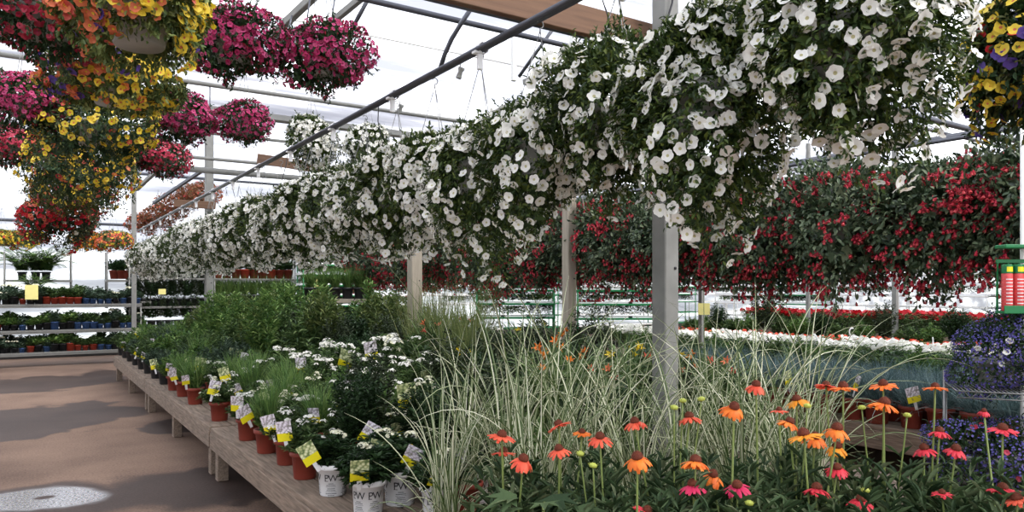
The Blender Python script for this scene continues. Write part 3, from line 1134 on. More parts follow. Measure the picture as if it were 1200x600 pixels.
# small things clipped on or under the pipe
for k, (px, py, d, lb) in enumerate([(469, 128, 4.9, 'small grey drip weight hanging under the irrigation pipe'),
                                     (539, 86, 4.0, 'grey sprayer nozzle hanging from the irrigation pipe, closer than the small weight')]):
    p = at(px, py, d)
    r = thing('drip_nozzle', lb, 'nozzle', p)
    g = Geo()
    g.lathe([(0, -.03), (.014, -.03), (.016, -.02), (.012, .01), (.018, .02), (.018, .032), (0, .034)], 10)
    obj('body', g.mesh('body', M['grey_plastic']), r, rot=(.3, .2, 0))
    g = Geo()
    q = Vector((ROW_X - .02, p.y, PIPE_Z - .02)) - p
    g.tube([(0, 0, .03), (q.x * .6, q.y, q.z * .6 + .02), tuple(q)], .0025, 5)
    obj('cord', g.mesh('cord', M['wire']), r)


# ------------------------------------------------------------------ benches
BZ = .43


def bench(label, xa, xb, ya, yb, z=BZ, legs=True, name='plank_bench', th=.14, leg_w=.09, planks=None):
    r = thing(name, label, 'bench', ((xa + xb) / 2, (ya + yb) / 2, 0))
    W, L = xb - xa, yb - ya
    g = Geo()
    n = planks or max(2, int(W / .19))
    pw = W / n
    for i in range(n):
        g.box((-W / 2 + pw * (i + .5), 0, z - .02), (pw - .012, L - .01, .04), ch=.004)
    obj('deck', g.mesh('deck', M['bench_wood'], False), r)
    for sx in (-1, 1):
        g = Geo()
        g.box((sx * (W / 2 - .02), 0, z - .04 - th / 2 + .002), (.04, L - .006, th), ch=.005)
        obj('edge_board', g.mesh('edge_board', M['bench_wood_side'], False), r)
    nl = max(2, int(round(L / 2.0)) + 1)
    gl = Geo()
    gl.box((0, 0, (z - .06) / 2), (leg_w, leg_w, z - .06), ch=.006)
    lm = gl.mesh('leg', M['bench_wood_side'], False)
    for sx in (-1, 0, 1):
        for k in range(nl):
            obj('leg', lm, r, (sx * (W / 2 - .075), -L / 2 + .12 + (L - .24) * k / (nl - 1), 0))
    return r


bench('weathered plank bench nearest the camera, carrying the grasses and coneflowers', 1.3, 4.6, .45, 6.62)
bench('weathered plank bench next along the aisle, carrying white-flowered pots', 1.3, 4.6, 6.66, 10.75)
bench('weathered plank bench at the far end of the aisle row, carrying black pots', 1.3, 4.6, 10.79, 14.8)
bench('plank bench across the second aisle carrying blue fescue pots', 6.1, 8.3, .6, 9.0, th=.16)
bench('low bench of bedding flowers behind the blue fescue bench', 9.0, 13.2, 2.0, 12.9)
bench('higher bench of red geraniums behind the bedding flowers', 13.8, 16.4, 3.5, 12.5, z=.75, th=.05)


# ------------------------------------------------------------------ potted plants
POT_T = pot_mesh('pot', .085, .068, .17, M['terracotta'])
POT_B = pot_mesh('pot', .088, .07, .175, M['black_plastic'])
POT_P = pot_mesh('pot', .088, .074, .18, M['white_plastic'])
SOIL_P = soil_mesh(.078, -.012)


def label_mesh(r, h):
    """lettering wrapped round the white pot: the big initials twice plus lines of small print"""
    g = Geo()
    cu = bpy.data.curves.new('t', 'FONT')
    cu.body = 'PW'
    cu.size = .054
    cu.align_x = 'CENTER'
    cu.resolution_u = 3
    cu.space_character = .86
    o = bpy.data.objects.new('t', cu)
    COL.objects.link(o)
    bpy.context.view_layer.update()
    dg = bpy.context.evaluated_depsgraph_get()
    me = bpy.data.meshes.new_from_object(o.evaluated_get(dg))
    bpy.data.objects.remove(o)
    V0 = np.array([v.co[:] for v in me.vertices])
    fs = [list(p.vertices) for p in me.polygons]
    bpy.data.meshes.remove(me)
    bars = []
    rs = np.random.RandomState(3)
    for k in range(9):
        w = .03 if k == 0 else rs.uniform(.036, .07)
        hh = .003 if k not in (2, 5) else .0015
        for m in range(6):
            x0, x1 = -w / 2 + w * m / 6, -w / 2 + w * (m + 1) / 6
            z0 = -.012 - k * .0095
            bars.append([(x0, z0), (x1 - (.001 if k % 3 else 0), z0), (x1 - (.001 if k % 3 else 0), z0 - hh), (x0, z0 - hh)])

    def wrap(x, z, a0):
        zz = -.09 + z
        rr = r + (.074 - .083) * (-zz - .03) / .15 + .0012
        a = a0 + x / r
        return (rr * math.cos(a), rr * math.sin(a), zz)
    for a0 in (0,):
        g.faces([wrap(v[0], v[1], a0) for v in V0], fs)
        for b in bars:
            g.faces([wrap(x, z, a0) for x, z in b], [[0, 1, 2, 3]])
        # serif feet under the initials
        for x in (-.034,):
            g.faces([wrap(x - .004, .002, a0), wrap(x + .016, .002, a0), wrap(x + .016, -.001, a0), wrap(x - .004, -.001, a0)], [[0, 1, 2, 3]])
    return g.mesh('lettering', M['ink'], False)


LETTER = label_mesh(.083, .18)


def tag_mesh(pic='tag_picture', w=.094, h=.128, stake=.04):
    g = Geo()
    g.box((0, 0, stake + h * .2), (w, .0012, h * .4), mi=0)
    g.box((0, 0, stake + h * .7), (w, .0012, h * .6), mi=1)
    g.faces([(-.01, 0, -.02), (.01, 0, -.02), (.012, 0, stake), (-.012, 0, stake)], [[0, 1, 2, 3]], 2)
    return g.mesh('plant_tag', [M['tag_yellow'], M[pic], M['white_plastic']], False)


TAGS = [tag_mesh(), tag_mesh('tag_cream'), tag_mesh('tag_picture', .072, .11)]


def tag_on(root, rs, face=None, k=None, z=.16, rr=.06, lean=None, sc=1.0):
    a = (face if face is not None else -2.2) + rs.uniform(-.5, .5)
    rr = .115
    o = obj('plant_tag', TAGS[k if k is not None else rs.randint(3)], root,
            (rr * math.cos(a), rr * math.sin(a), z + rs.uniform(-.01, .05)), (rs.uniform(.05, .45) if lean is None else lean, rs.uniform(-.6, .6), -1.95 + PI / 2 + rs.uniform(-.45, .45)), sc)
    return o


def stems_foliage(g, rng, ns, per, w, h, ll, lw, z0=.16, up=.35, tmin=.12, mi=0, base=.05, dome=.3, rnd=.25, ret=False, t=T_LEAF, grow=.75):
    u = rng.random(ns)
    a = rng.uniform(0, 2 * PI, ns)
    rad = w * np.sqrt(u)
    tip = np.stack([rad * np.cos(a), rad * np.sin(a), z0 + h * (1 - dome * u) * rng.uniform(.8, 1.08, ns)], 1)
    b = np.stack([base * np.cos(a) * np.sqrt(u), base * np.sin(a) * np.sqrt(u), np.full(ns, z0)], 1)
    tt = rng.uniform(tmin, 1.0, (ns, per))
    P = b[:, None, :] * (1 - tt[..., None]) + tip[:, None, :] * tt[..., None]
    P[..., 2] = z0 + (tip[:, None, 2] - z0) * tt ** grow
    P = P.reshape(-1, 3)
    n = len(P)
    az = rng.uniform(0, 2 * PI, n)
    y = np.stack([np.cos(az), np.sin(az), rng.normal(up, rnd, n)], 1)
    outw = P - np.array([0, 0, z0 + h * .3])
    y = norm(y + norm(outw) * .35)
    upv = np.tile([0, 0, 1.0], (n, 1)) + rng.normal(size=(n, 3)) * .25 - y * .2
    s = ll * rng.uniform(.6, 1.15, n) * (1.1 - .35 * tt.reshape(-1))
    g.scatter(t, P, frames(y, upv), np.stack([s * lw / ll, s, s], 1), None if mi == 0 else np.full(n, mi))
    return tip


def stem_tubes(g, b, tips, r, mi):
    for p in tips:
        g.tube([b, (p[0] * .5, p[1] * .5, p[2] * .6 + .05), tuple(p)], r, 5, mi, caps=False)


def clusters(g, rng, centres, rad, nf, fr, mi=0, t=T_PETF):
    P, Z = [], []
    for c in centres:
        d = sphere(rng, nf)
        d[:, 2] = np.abs(d[:, 2])
        r = rad * rng.uniform(.75, 1.2)
        P.append(np.array(c) + d * np.array([r, r, r * .55]))
        Z.append(norm(d + np.array([0, 0, .5]) + rng.normal(size=d.shape) * .25))
    P, Z = np.concatenate(P), np.concatenate(Z)
    g.scatter(t, P, frames_z(Z, rng), fr * rng.uniform(.75, 1.2, len(P)), None if mi == 0 else np.full(len(P), mi))


def blades(g, rng, n, L, wid, spread, droop, z0, base=.05, seg=8, two=True, mi=(0, 1), lvar=(.55, 1.1)):
    az = rng.uniform(0, 2 * PI, n)
    r0 = base * np.sqrt(rng.random(n))
    th0 = np.abs(rng.normal(0, spread, n))
    dr = droop * rng.uniform(.2, 1.3, n)
    Ln = L * rng.uniform(lvar[0], lvar[1], n)
    w = wid * rng.uniform(.7, 1.2, n)
    tw = rng.uniform(-1.0, 1.0, n)
    h = np.stack([np.cos(az), np.sin(az), np.zeros(n)], 1)
    side = np.stack([-np.sin(az), np.cos(az), np.zeros(n)], 1)
    P = np.stack([r0 * np.cos(az + 1), r0 * np.sin(az + 1), np.full(n, z0)], 1)
    rows = []
    for k in range(seg + 1):
        t = k / seg
        th = th0 + dr * t ** 1.8
        ww = w * (1 - t ** 2.2) * (.55 + .9 * min(t * 3, 1) * .5) + .0004
        d = np.cos(th)[:, None] * np.array([0, 0, 1.0]) + np.sin(th)[:, None] * h
        nr = -np.sin(th)[:, None] * np.array([0, 0, 1.0]) + np.cos(th)[:, None] * h
        sd = side * np.cos(tw * t)[:, None] + nr * np.sin(tw * t)[:, None]
        rows.append(np.stack([P - sd * ww[:, None] * .5, P + nr * ww[:, None] * .12, P + sd * ww[:, None] * .5], 1))
        P = P + d * (Ln / seg)[:, None]
    V = np.stack(rows, 1)              # n, seg+1, 3, 3
    f, m = [], []
    for k in range(seg):
        a = 3 * k
        f.append([a, a + 1, a + 4, a + 3])
        m.append(mi[0])
        f.append([a + 1, a + 2, a + 5, a + 4])
        m.append(mi[1] if two else mi[0])
    L_ = (np.array(f).ravel()[None] + (3 * (seg + 1)) * np.arange(n)[:, None]).ravel()
    g.add(V.reshape(-1, 3), L_, np.full(n * len(f), 4), np.tile(m, n))


# kinds of bench plant: lists of (parts builder) made once, then copied
def kind_white(rng, v):
    g = Geo()
    tip = stems_foliage(g, rng, 40, 34, .185, .21, .056, .013, up=.35, tmin=.02, base=.07, dome=.75)
    top = tip[rng.permutation(len(tip))[:9]] + np.array([0, 0, .025])
    stem_tubes(g, (0, 0, .16), top, .0016, 0)
    f = Geo()
    for c_ in top:
        clusters(f, rng, [c_], rng.uniform(.016, .034), rng.randint(12, 30), .0085)
    return [('foliage', g.mesh('foliage', [M['leaf_green']])), ('blossoms', f.mesh('blossoms', [M['petal_white'] if v != 2 else M['petal_cream']]))]


def kind_green(rng, v):
    g = Geo()
    stems_foliage(g, rng, 50, 36, .2, .28, .062, .015, up=.4, mi=0, tmin=.02, base=.07, dome=.6)
    return [('foliage', g.mesh('foliage', [M['leaf_bright' if v % 2 else 'leaf_green']]))]


def kind_grey(rng, v):
    g = Geo()
    stems_foliage(g, rng, 50, 44, .19, .25, .045, .009, up=.5, tmin=.02, base=.07, dome=.6)
    return [('foliage', g.mesh('foliage', [M['leaf_grey']]))]


def kind_grassy(rng, v):
    g = Geo()
    blades(g, rng, 260, .36, .007, .3, .9, .16, .05, 5, False, (0, 0))
    stems_foliage(g, rng, 14, 20, .12, .2, .05, .012, up=.8)
    return [('foliage', g.mesh('foliage', [M['leaf_bright']]))]


def kind_tall(rng, v):
    g = Geo()
    h = (.62, .78, .7)[v % 3]
    stems_foliage(g, rng, 34, 46, .21, h, .09, .02, up=.35, dome=.35)
    return [('foliage', g.mesh('foliage', [M[('leaf_green', 'leaf_bright', 'leaf_mid')[v % 3]]]))]


def kind_dark(rng, v):
    g = Geo()
    h = (.5, .66)[v % 2]
    stems_foliage(g, rng, 40, 46, .2, h, .055, .019, up=.3)
    return [('foliage', g.mesh('foliage', [M['leaf_dark' if v % 2 == 0 else 'leaf_purple']]))]


def kind_pw(rng, v):
    g = Geo()
    tip = stems_foliage(g, rng, 34, 30, .17, .2, .07, .024, up=.25, tmin=.02, base=.07, dome=.6)
    f = Geo()
    top = tip[np.argsort(-tip[:, 2])[:3]]
    clusters(f, rng, top, .03, 26, .009)
    return [('foliage', g.mesh('foliage', [M['leaf_dark']])), ('blossoms', f.mesh('blossoms', [M['petal_cream']]))]


def kind_tan(rng, v):
    g = Geo()
    blades(g, rng, 170, .92, .006, .16, .45, .16, .07, 6, True, (0, 1), (.6, 1.1))
    return [('foliage', g.mesh('foliage', [M['blade_tan'], M['blade_green']]))]


T_LILY = None


def lily_tpl():
    V, fs, mi = [(0, 0, -1.1)], [], []
    for k in range(6):
        a = k * PI / 3
        c, s = math.cos(a), math.sin(a)
        b = len(V)
        V += [(.3 * c - .22 * s, .3 * s + .22 * c, -.1), (.95 * c, .95 * s, .12), (.3 * c + .22 * s, .3 * s - .22 * c, -.1)]
        fs.append([0, b, b + 1, b + 2])
        mi.append(0)
    return tpl(V, fs, mi)


T_LILY = lily_tpl()


def kind_lily(rng, v):
    g = Geo()
    blades(g, rng, 80, .66, .022, .3, 1.2, .16, .06, 6, False, (0, 0))
    stems_foliage(g, rng, 26, 22, .2, .52, .085, .024, up=.35)
    tips = np.stack([rng.uniform(-.16, .16, 3), rng.uniform(-.16, .16, 3), rng.uniform(.6, .8, 3)], 1)
    stem_tubes(g, (0, 0, .16), tips, .003, 0)
    f = Geo()
    z = norm(np.stack([rng.normal(0, .6, 3), rng.normal(0, .6, 3), np.full(3, .8)], 1))
    f.scatter(T_LILY, tips, frames_z(z, rng), rng.uniform(.035, .05, 3))
    return [('foliage', g.mesh('foliage', [M['leaf_green']])), ('blossoms', f.mesh('blossoms', [M[('petal_orange', 'petal_yellow', 'petal_coral')[v % 3]]]))]


def kind_fescue(rng, v):
    g = Geo()
    blades(g, rng, 420, .29, .0032, .62, 1.0, .15, .05, 4, False, (0, 0), (.6, 1.1))
    return [('foliage', g.mesh('foliage', [M['blade_fescue']]))]


def kind_variegated(rng, v):
    g = Geo()
    L = (1.12, .98, 1.05)[v % 3]
    blades(g, rng, 44, L, .0115, .14, 1.9, .16, .06, 14, True, (0, 1), (.5, 1.15))
    blades(g, rng, 34, L * .62, .0105, .4, 2.3, .16, .06, 9, True, (0, 1), (.5, 1.1))
    return [('foliage', g.mesh('foliage', [M['blade_var'], M['blade_green']]))]


KINDS = {}


def kind(name, fn, nv, seed):
    KINDS[name] = [fn(np.random.RandomState(seed + 31 * v), v) for v in range(nv)]


kind('white', kind_white, 4, 11)
kind('green', kind_green, 3, 21)
kind('grey', kind_grey, 2, 31)
kind('grassy', kind_grassy, 2, 41)
kind('tall', kind_tall, 3, 51)
kind('dark', kind_dark, 2, 61)
kind('pw', kind_pw, 3, 71)
kind('tan', kind_tan, 2, 81)
kind('lily', kind_lily, 3, 91)
kind('fescue', kind_fescue, 3, 101)
kind('variegated', kind_variegated, 3, 111)
INFO = {  # object name, category, words for the label
    'white': ('white_flowered_perennial', 'potted plant', 'white-clustered flowering perennial'),
    'green': ('leafy_perennial', 'potted plant', 'bushy green perennial'),
    'grey': ('grey_leaved_perennial', 'potted plant', 'grey-green mounded perennial'),
    'grassy': ('grassy_perennial', 'potted plant', 'bright grassy perennial'),
    'tall': ('tall_perennial', 'potted plant', 'tall leafy perennial'),
    'dark': ('dark_shrub', 'potted plant', 'dark-leaved shrubby plant'),
    'pw': ('white_pot_perennial', 'potted plant', 'dark leafy perennial'),
    'tan': ('tan_grass_plant', 'potted grass', 'upright tan-green grass'),
    'lily': ('daylily', 'potted plant', 'strap-leaved flowering daylily'),
    'fescue': ('blue_fescue', 'potted grass', 'blue-grey fescue grass tuft'),
    'variegated': ('variegated_grass_plant', 'potted grass', 'cream-striped variegated grass'),
}
POTS = {'terracotta': POT_T, 'black': POT_B, 'white': POT_P}


def potted(kd, v, loc, rs, label, group, pot='terracotta', ntag=0, face=None, sc=1.0, rotz=None, tagk=None, letters=None):
    parts = KINDS[kd][v % len(KINDS[kd])]
    nm, cat, _ = INFO[kd]
    rz = rs.uniform(0, 6.3) if rotz is None else rotz
    r = thing(nm, label, cat, loc, 0, group, sc if sc != 1.0 else None)
    h = .18 if pot == 'white' else .17 if pot == 'terracotta' else .175
    po = obj('pot', POTS[pot], r, (0, 0, h), (0, 0, rz if letters is None else letters))
    if pot == 'white':
        for a0 in (0, 1.15, 2.5, 3.65, 5.0):
            obj('lettering', LETTER, po, rot=(0, 0, a0))
    obj('soil', SOIL_P, r, (0, 0, h))
    for pn, me in parts:
        o = obj(pn, me, r, (0, 0, 0), (0, 0, rz))
        if pn == 'blossoms':
            stuff(o)
    for k in range(ntag):
        tag_on(r, rs, face, tagk)
    return r


# ------------------------------------------------------------------ plants on the aisle bench
rs = np.random.RandomState(5)
FACE = -2.35     # towards the camera
edge = [  # depth on the bench edge line, kind, variant, pot, tags, x shift
    (3.86, 'pw', 0, 'white', 1, .05), (4.22, 'pw', 1, 'white', 1, .02), (4.58, 'white', 3, 'terracotta', 1, 0), (4.95, 'white', 0, 'terracotta', 1, .02), (5.3, 'grassy', 0, 'terracotta', 1, .0),
    (5.75, 'white', 1, 'terracotta', 1, .0), (6.6, 'white', 2, 'terracotta', 1, .0), (7.55, 'grassy', 0, 'terracotta', 1, .0), (8.1, 'grassy', 1, 'terracotta', 2, .0),
    (8.6, 'green', 1, 'terracotta', 1, 0), (9.15, 'grey', 0, 'black', 1, 0), (9.75, 'grey', 1, 'black', 0, 0), (10.35, 'green', 0, 'black', 1, 0), (10.9, 'green', 2, 'black', 1, 0),
    (11.5, 'grey', 0, 'black', 0, 0), (12.1, 'green', 1, 'black', 1, 0), (12.7, 'green', 0, 'black', 0, 0), (13.2, 'green', 2, 'black', 0, 0)]
POTW = {'terracotta': 'terracotta', 'black': 'black', 'white': 'lettered'}
for i, (d, kd, v, pt, nt_, dx) in enumerate(edge):
    x = 1.45 + dx
    y = (d - S_ * x) / C_
    lb = f'{INFO[kd][2]} in a {POTW[pt]} pot on the bench edge, {ordinal(i)} from the near end'
    potted(kd, v, (x, y, BZ), rs, lb, 'pots along the aisle edge', pt, nt_, FACE - .4 if nt_ else None, 1.0, letters=(FACE - .3 + i * .6 if pt == 'white' else None),
           tagk=(0 if kd == 'white' else 1 if kd == 'pw' else None))

ROWS = [1.74, 2.06, 2.4, 2.76, 3.12, 3.5, 3.9, 4.3]
RN = ['second', 'third', 'fourth', 'fifth', 'sixth', 'seventh', 'eighth', 'ninth']
for ri, x in enumerate(ROWS):
    y = 3.35 + .12 * (ri % 2)
    k = 0
    while y < 14.6:
        d = S_ * x + C_ * y
        px = 600 + F * (x * C_ - y * S_) / d
        u = rs.rand()
        sc = 1.0
        pt, ng = 'black', 0
        if abs(x - 2.93) < .2 and abs(y - 2.9) < .25:
            y += .3
            continue
        if y < 4.6 and x < 2.2:
            kd, pt, ng = ('pw', 'white', 1) if u < .6 else ('dark', 'black', 1)
        elif x < (3.3 if y > 5.2 and y < 7.6 else 2.9) and y < 8.6:
            if px > 505:
                kd, pt = ('green', 'black') if u < .45 else ('dark', 'black') if u < .8 else ('lily', 'black')
            elif u < .66:
                kd, pt, ng = 'white', 'terracotta', int(rs.rand() < .4)
                sc = 1.0 + .19 * ri
            elif u < .85:
                kd, pt = 'green', 'terracotta'
            else:
                kd, pt, ng = 'grassy', 'terracotta', 1
        elif x < 2.2:
            kd, ng = ('green', 0) if u < .5 else ('grassy', 0) if u < .7 else ('grey', 0)
            ng = int(rs.rand() < .35)
            sc = 1.3 + .12 * ri
        elif x < 2.9:
            kd = 'tall' if u < .6 else 'green'
            sc = 1.1 if kd == 'tall' else 1.7
        elif y < 4.9:
            kd = 'lily' if u < .75 else 'dark'
        elif y < 8.5:
            kd = 'dark' if px < 480 and u < .8 else 'tan' if (px > 480 and px < 580 and u < .45 and y > 5.6) else 'lily' if u < .6 else 'dark'
            sc = 1.15
        else:
            kd = 'tall' if u < .75 else 'dark' if u < .9 else 'green'
            sc = 1.25 if kd != 'green' else 1.8
        sc *= rs.uniform(.9, 1.1)
        xx, yy = x + rs.uniform(-.04, .04), y + rs.uniform(-.04, .04)
        wd = INFO[kd][2]
        lb = f'{wd} in the {RN[ri]} row from the aisle, {ordinal(k)} from the near end'
        if ng:
            lb = 'tagged ' + lb
        potted(kd, rs.randint(9), (xx, yy, BZ), rs, lb, 'plants massed on the aisle benches', pt, ng, FACE + rs.uniform(-.4, .4), sc)
        k += 1
        y += (.33 if y < 6 else .36 if y < 10 else .44) * (1.15 if kd in ('tall', 'dark', 'tan') else 1.0)

# variegated grasses in front of the steel post
VG = [(524, 3.15, 1, .9), (548, 3.9, 2, .9), (598, 3.35, 0, 1.1), (632, 3.0, 1, .98), (655, 3.6, 2, 1.05), (690, 3.25, 0, .98),
      (728, 3.6, 1, .95), (745, 3.1, 2, .9), (800, 3.4, 0, .95), (838, 3.8, 1, 1.0), (862, 3.2, 2, .95), (896, 3.6, 0, 1.02), (925, 3.25, 1, .98), (950, 3.9, 2, 1.0)]
for i, (px, d, v, sc) in enumerate(VG):
    p = at(px, 600, d)
    where = 'between the white pots and the steel post' if px < 770 else 'beyond the steel post'
    j = i if px < 770 else i - 8
    potted('variegated', v, (p.x, p.y, BZ), rs, f'cream-striped arching grass {where}, {ordinal(j)} ' + ('from the aisle' if px < 770 else 'towards the lobelia'), 'variegated grasses', 'terracotta' if i != 3 else 'terracotta', 0, None, sc)
# tagged pots under the grasses
for px, py, d, kd, pt, tk, lb in [
    (482, 470, 4.9, 'pw', 'white', 1, 'dark leafy plant in a white lettered pot glimpsed through the grass leaves'),
    (512, 500, 4.7, 'pw', 'white', 1, 'dark leafy plant in a white pot, next after the glimpsed lettered pot'),
    (572, 500, 4.3, 'dark', 'terracotta', 1, 'dark shrubby plant in a tall red-brown pot behind the coral coneflowers'),
    (435, 480, 4.95, 'dark', 'terracotta', 0, 'dark shrubby plant with a mauve tag and a terracotta pot, beside the lettered pots')]:
    p = at(px, py, d)
    potted(kd, 1, (p.x, p.y, BZ + .02), rs, lb, 'pots under the grasses', pt, 1, FACE, .95, tagk=tk, letters=FACE)


# ------------------------------------------------------------------ coneflowers
def cone_heads():
    out = {}
    for key, mt in (('orange', 'cone_orange'), ('amber', 'cone_amber'), ('coral', 'cone_coral'), ('red', 'cone_red'), ('magenta', 'cone_magenta')):
        for v, droop in enumerate((.25, .75, 1.15)):
            r = np.random.RandomState(len(out) + 3)
            g = Geo()
            for lay in range(2):
                n = 13 if lay == 0 else 8
                for k in range(n):
                    a = 2 * PI * (k + .5 * lay) / n + r.normal(0, .07)
                    L = .036 * r.uniform(.85, 1.12)
                    w = .0125 * r.uniform(.85, 1.15)
                    dr = droop * r.uniform(.7, 1.25) + .12 * lay
                    c, s = math.cos(a), math.sin(a)
                    V = []
                    rr, zz = .010, .001 - .002 * lay
                    for q in range(5):
                        t = q / 4
                        th = dr * (.35 + t)
                        ww = w * (.45, .85, 1.0, .9, .45)[q] * .5
                        for sd in (-1, 0, 1):
                            V.append((rr * c - sd * ww * s, rr * s + sd * ww * c, zz - (0 if sd == 0 else .0022)))
                        rr += math.cos(th) * L / 4
                        zz -= math.sin(th) * L / 4
                    fs = []
                    for q in range(4):
                        b = q * 3
                        fs += [[b, b + 1, b + 4, b + 3], [b + 1, b + 2, b + 5, b + 4]]
                    g.faces(V, fs)
            out[(key, v)] = g.mesh('petals', [M[mt]])
    g = Geo()
    prof = [(.002, -.006), (.011, -.004), (.0165, .001), (.0165, .007), (.013, .014), (.007, .019), (.0, .0205)]
    g.lathe(prof, 14)
    n = 150
    i = np.arange(n)
    zc = 1 - i / n
    th = i * 2.39996
    rr = np.sqrt(1 - zc * zc)
    d = np.stack([rr * np.cos(th), rr * np.sin(th), zc], 1)
    sp = tpl([(.3, 0, 0), (-.15, .26, 0), (-.15, -.26, 0), (0, 0, 1)], [[0, 1, 3], [1, 2, 3], [2, 0, 3]])
    g.scatter(sp, d * np.array([.0155, .0155, .018]) + np.array([0, 0, .002]), frames_z(d + np.array([0, 0, .3]), np.random.RandomState(1)), np.full(n, .0052))
    return out, g.mesh('cone', [M['cone_brown']])


HEADS, CONE = cone_heads()
gb = Geo()
gb.lathe([(.002, -.006), (.011, -.003), (.012, .003), (.006, .008), (0, .009)], 12)
for k in range(12):
    a = 2 * PI * k / 12
    gb.faces([(.009 * math.cos(a - .2), .009 * math.sin(a - .2), .0), (.019 * math.cos(a), .019 * math.sin(a), .007), (.009 * math.cos(a + .2), .009 * math.sin(a + .2), .0)], [[0, 1, 2]])
BUD = gb.mesh('bud', [M['bud_green']])
H = [  # px, py, depth, colour, droop variant, size
    (744, 495, 2.5, 'coral', 1, 1), (703, 513, 2.4, 'coral', 1, 1.02), (747, 537, 2.15, 'orange', 2, 1.1), (655, 498, 2.5, 'coral', 0, .95), (655, 527, 2.4, 'coral', 1, .95),
    (682, 507, 2.5, 'orange', 0, .75), (808, 489, 2.5, 'coral', 1, 1), (860, 478, 2.35, 'orange', 2, 1.08), (886, 452, 2.5, 'coral', 2, .98), (815, 541, 2.3, 'orange', 1, 1.15),
    (835, 557, 2.4, 'orange', 2, 1.05), (812, 569, 2.3, 'magenta', 1, 1.08), (864, 570, 2.3, 'magenta', 1, 1.06), (758, 599, 2.2, 'red', 0, .9), (934, 469, 2.6, 'amber', 1, 1.02),
    (925, 495, 2.5, 'orange', 1, .95), (942, 510, 2.4, 'amber', 0, 1.25), (955, 513, 2.55, 'orange', 1, 1.1), (981, 503, 2.4, 'orange', 2, 1.15), (981, 524, 2.5, 'amber', 2, 1.0),
    (981, 549, 2.4, 'red', 1, .95), (957, 573, 2.35, 'red', 1, 1.05), (1009, 586, 2.3, 'red', 1, 1.0), (988, 454, 2.55, 'orange', 0, 1.1), (968, 452, 2.6, 'coral', 0, .9),
    (1035, 451, 2.5, 'orange', 0, 1.0), (1036, 473, 2.45, 'orange', 1, 1.15), (1096, 454, 2.5, 'orange', 0, .85), (1101, 506, 2.5, 'red', 1, .9), (1083, 526, 2.5, 'red', 1, .95),
    (1120, 527, 2.5, 'red', 1, .98), (1175, 503, 2.5, 'red', 0, 1.05), (1104, 578, 2.35, 'red', 0, .7), (1175, 573, 2.3, 'red', 0, 1.0), (1192, 585, 2.2, 'coral', 0, 1.05),
    (588, 511, 2.45, 'coral', 0, 1.08), (590, 530, 2.5, 'coral', 0, .95), (613, 539, 2.35, 'coral', 2, 1.08), (913, 481, 2.6, 'coral', 0, .7), (1153, 482, 2.7, 'red', 2, .6)]
BUDS = [(790, 478, 2.4), (680, 532, 2.4), (822, 468, 2.5), (1010, 478, 2.5), (1063, 487, 2.45), (878, 590, 2.2), (946, 476, 2.5), (1014, 575, 2.3), (695, 546, 2.3), (800, 470, 2.5)]
# plants: each head belongs to the plant whose spot is closest
spots = []
for px, d in [(590, 2.5), (608, 2.5), (662, 2.5), (704, 2.4), (747, 2.2), (790, 2.5), (815, 2.25), (862, 2.3), (885, 2.55), (930, 2.55), (958, 2.35), (984, 2.5), (1010, 2.3), (1036, 2.5), (1090, 2.5), (1118, 2.4), (1175, 2.4), (1196, 2.2)]:
    p = at(px, 600, d)
    spots.append((p.x, p.y))
fol_v = []
for v in range(4):
    r = np.random.RandomState(200 + v)
    g = Geo()
    stems_foliage(g, r, 15, 17, .15, (.40, .44, .36, .46)[v], .095, .020, up=.55, tmin=.05, base=.05, dome=.2)
    fol_v.append(g.mesh('foliage', [M['leaf_cone']]))
plants = []
COLW = {'orange': 'orange', 'amber': 'amber', 'coral': 'coral', 'red': 'red', 'magenta': 'magenta'}
assign = {i: [] for i in range(len(spots))}
for h in H:
    p = at(*h[:3])
    i = min(range(len(spots)), key=lambda k: (spots[k][0] - p.x) ** 2 + (spots[k][1] - p.y) ** 2)
    assign[i].append((p, h))
bud_of = {i: [] for i in range(len(spots))}
for b in BUDS:
    p = at(*b)
    i = min(range(len(spots)), key=lambda k: (spots[k][0] - p.x) ** 2 + (spots[k][1] - p.y) ** 2)
    bud_of[i].append(p)


def stem_mesh(a, b, r=.0033):
    a, b = np.array(a), np.array(b)
    m = a * .45 + b * .55 + np.array([(b[0] - a[0]) * .12, (b[1] - a[1]) * .12, .02])
    g = Geo()
    pts = []
    for t in np.linspace(0, 1, 9):
        pts.append((1 - t) ** 2 * a + 2 * t * (1 - t) * m + t * t * b)
    g.tube(pts, [r * (1.25 - .3 * k / 8) for k in range(9)], 7)
    return g.mesh('stem', [M['stem_green']])


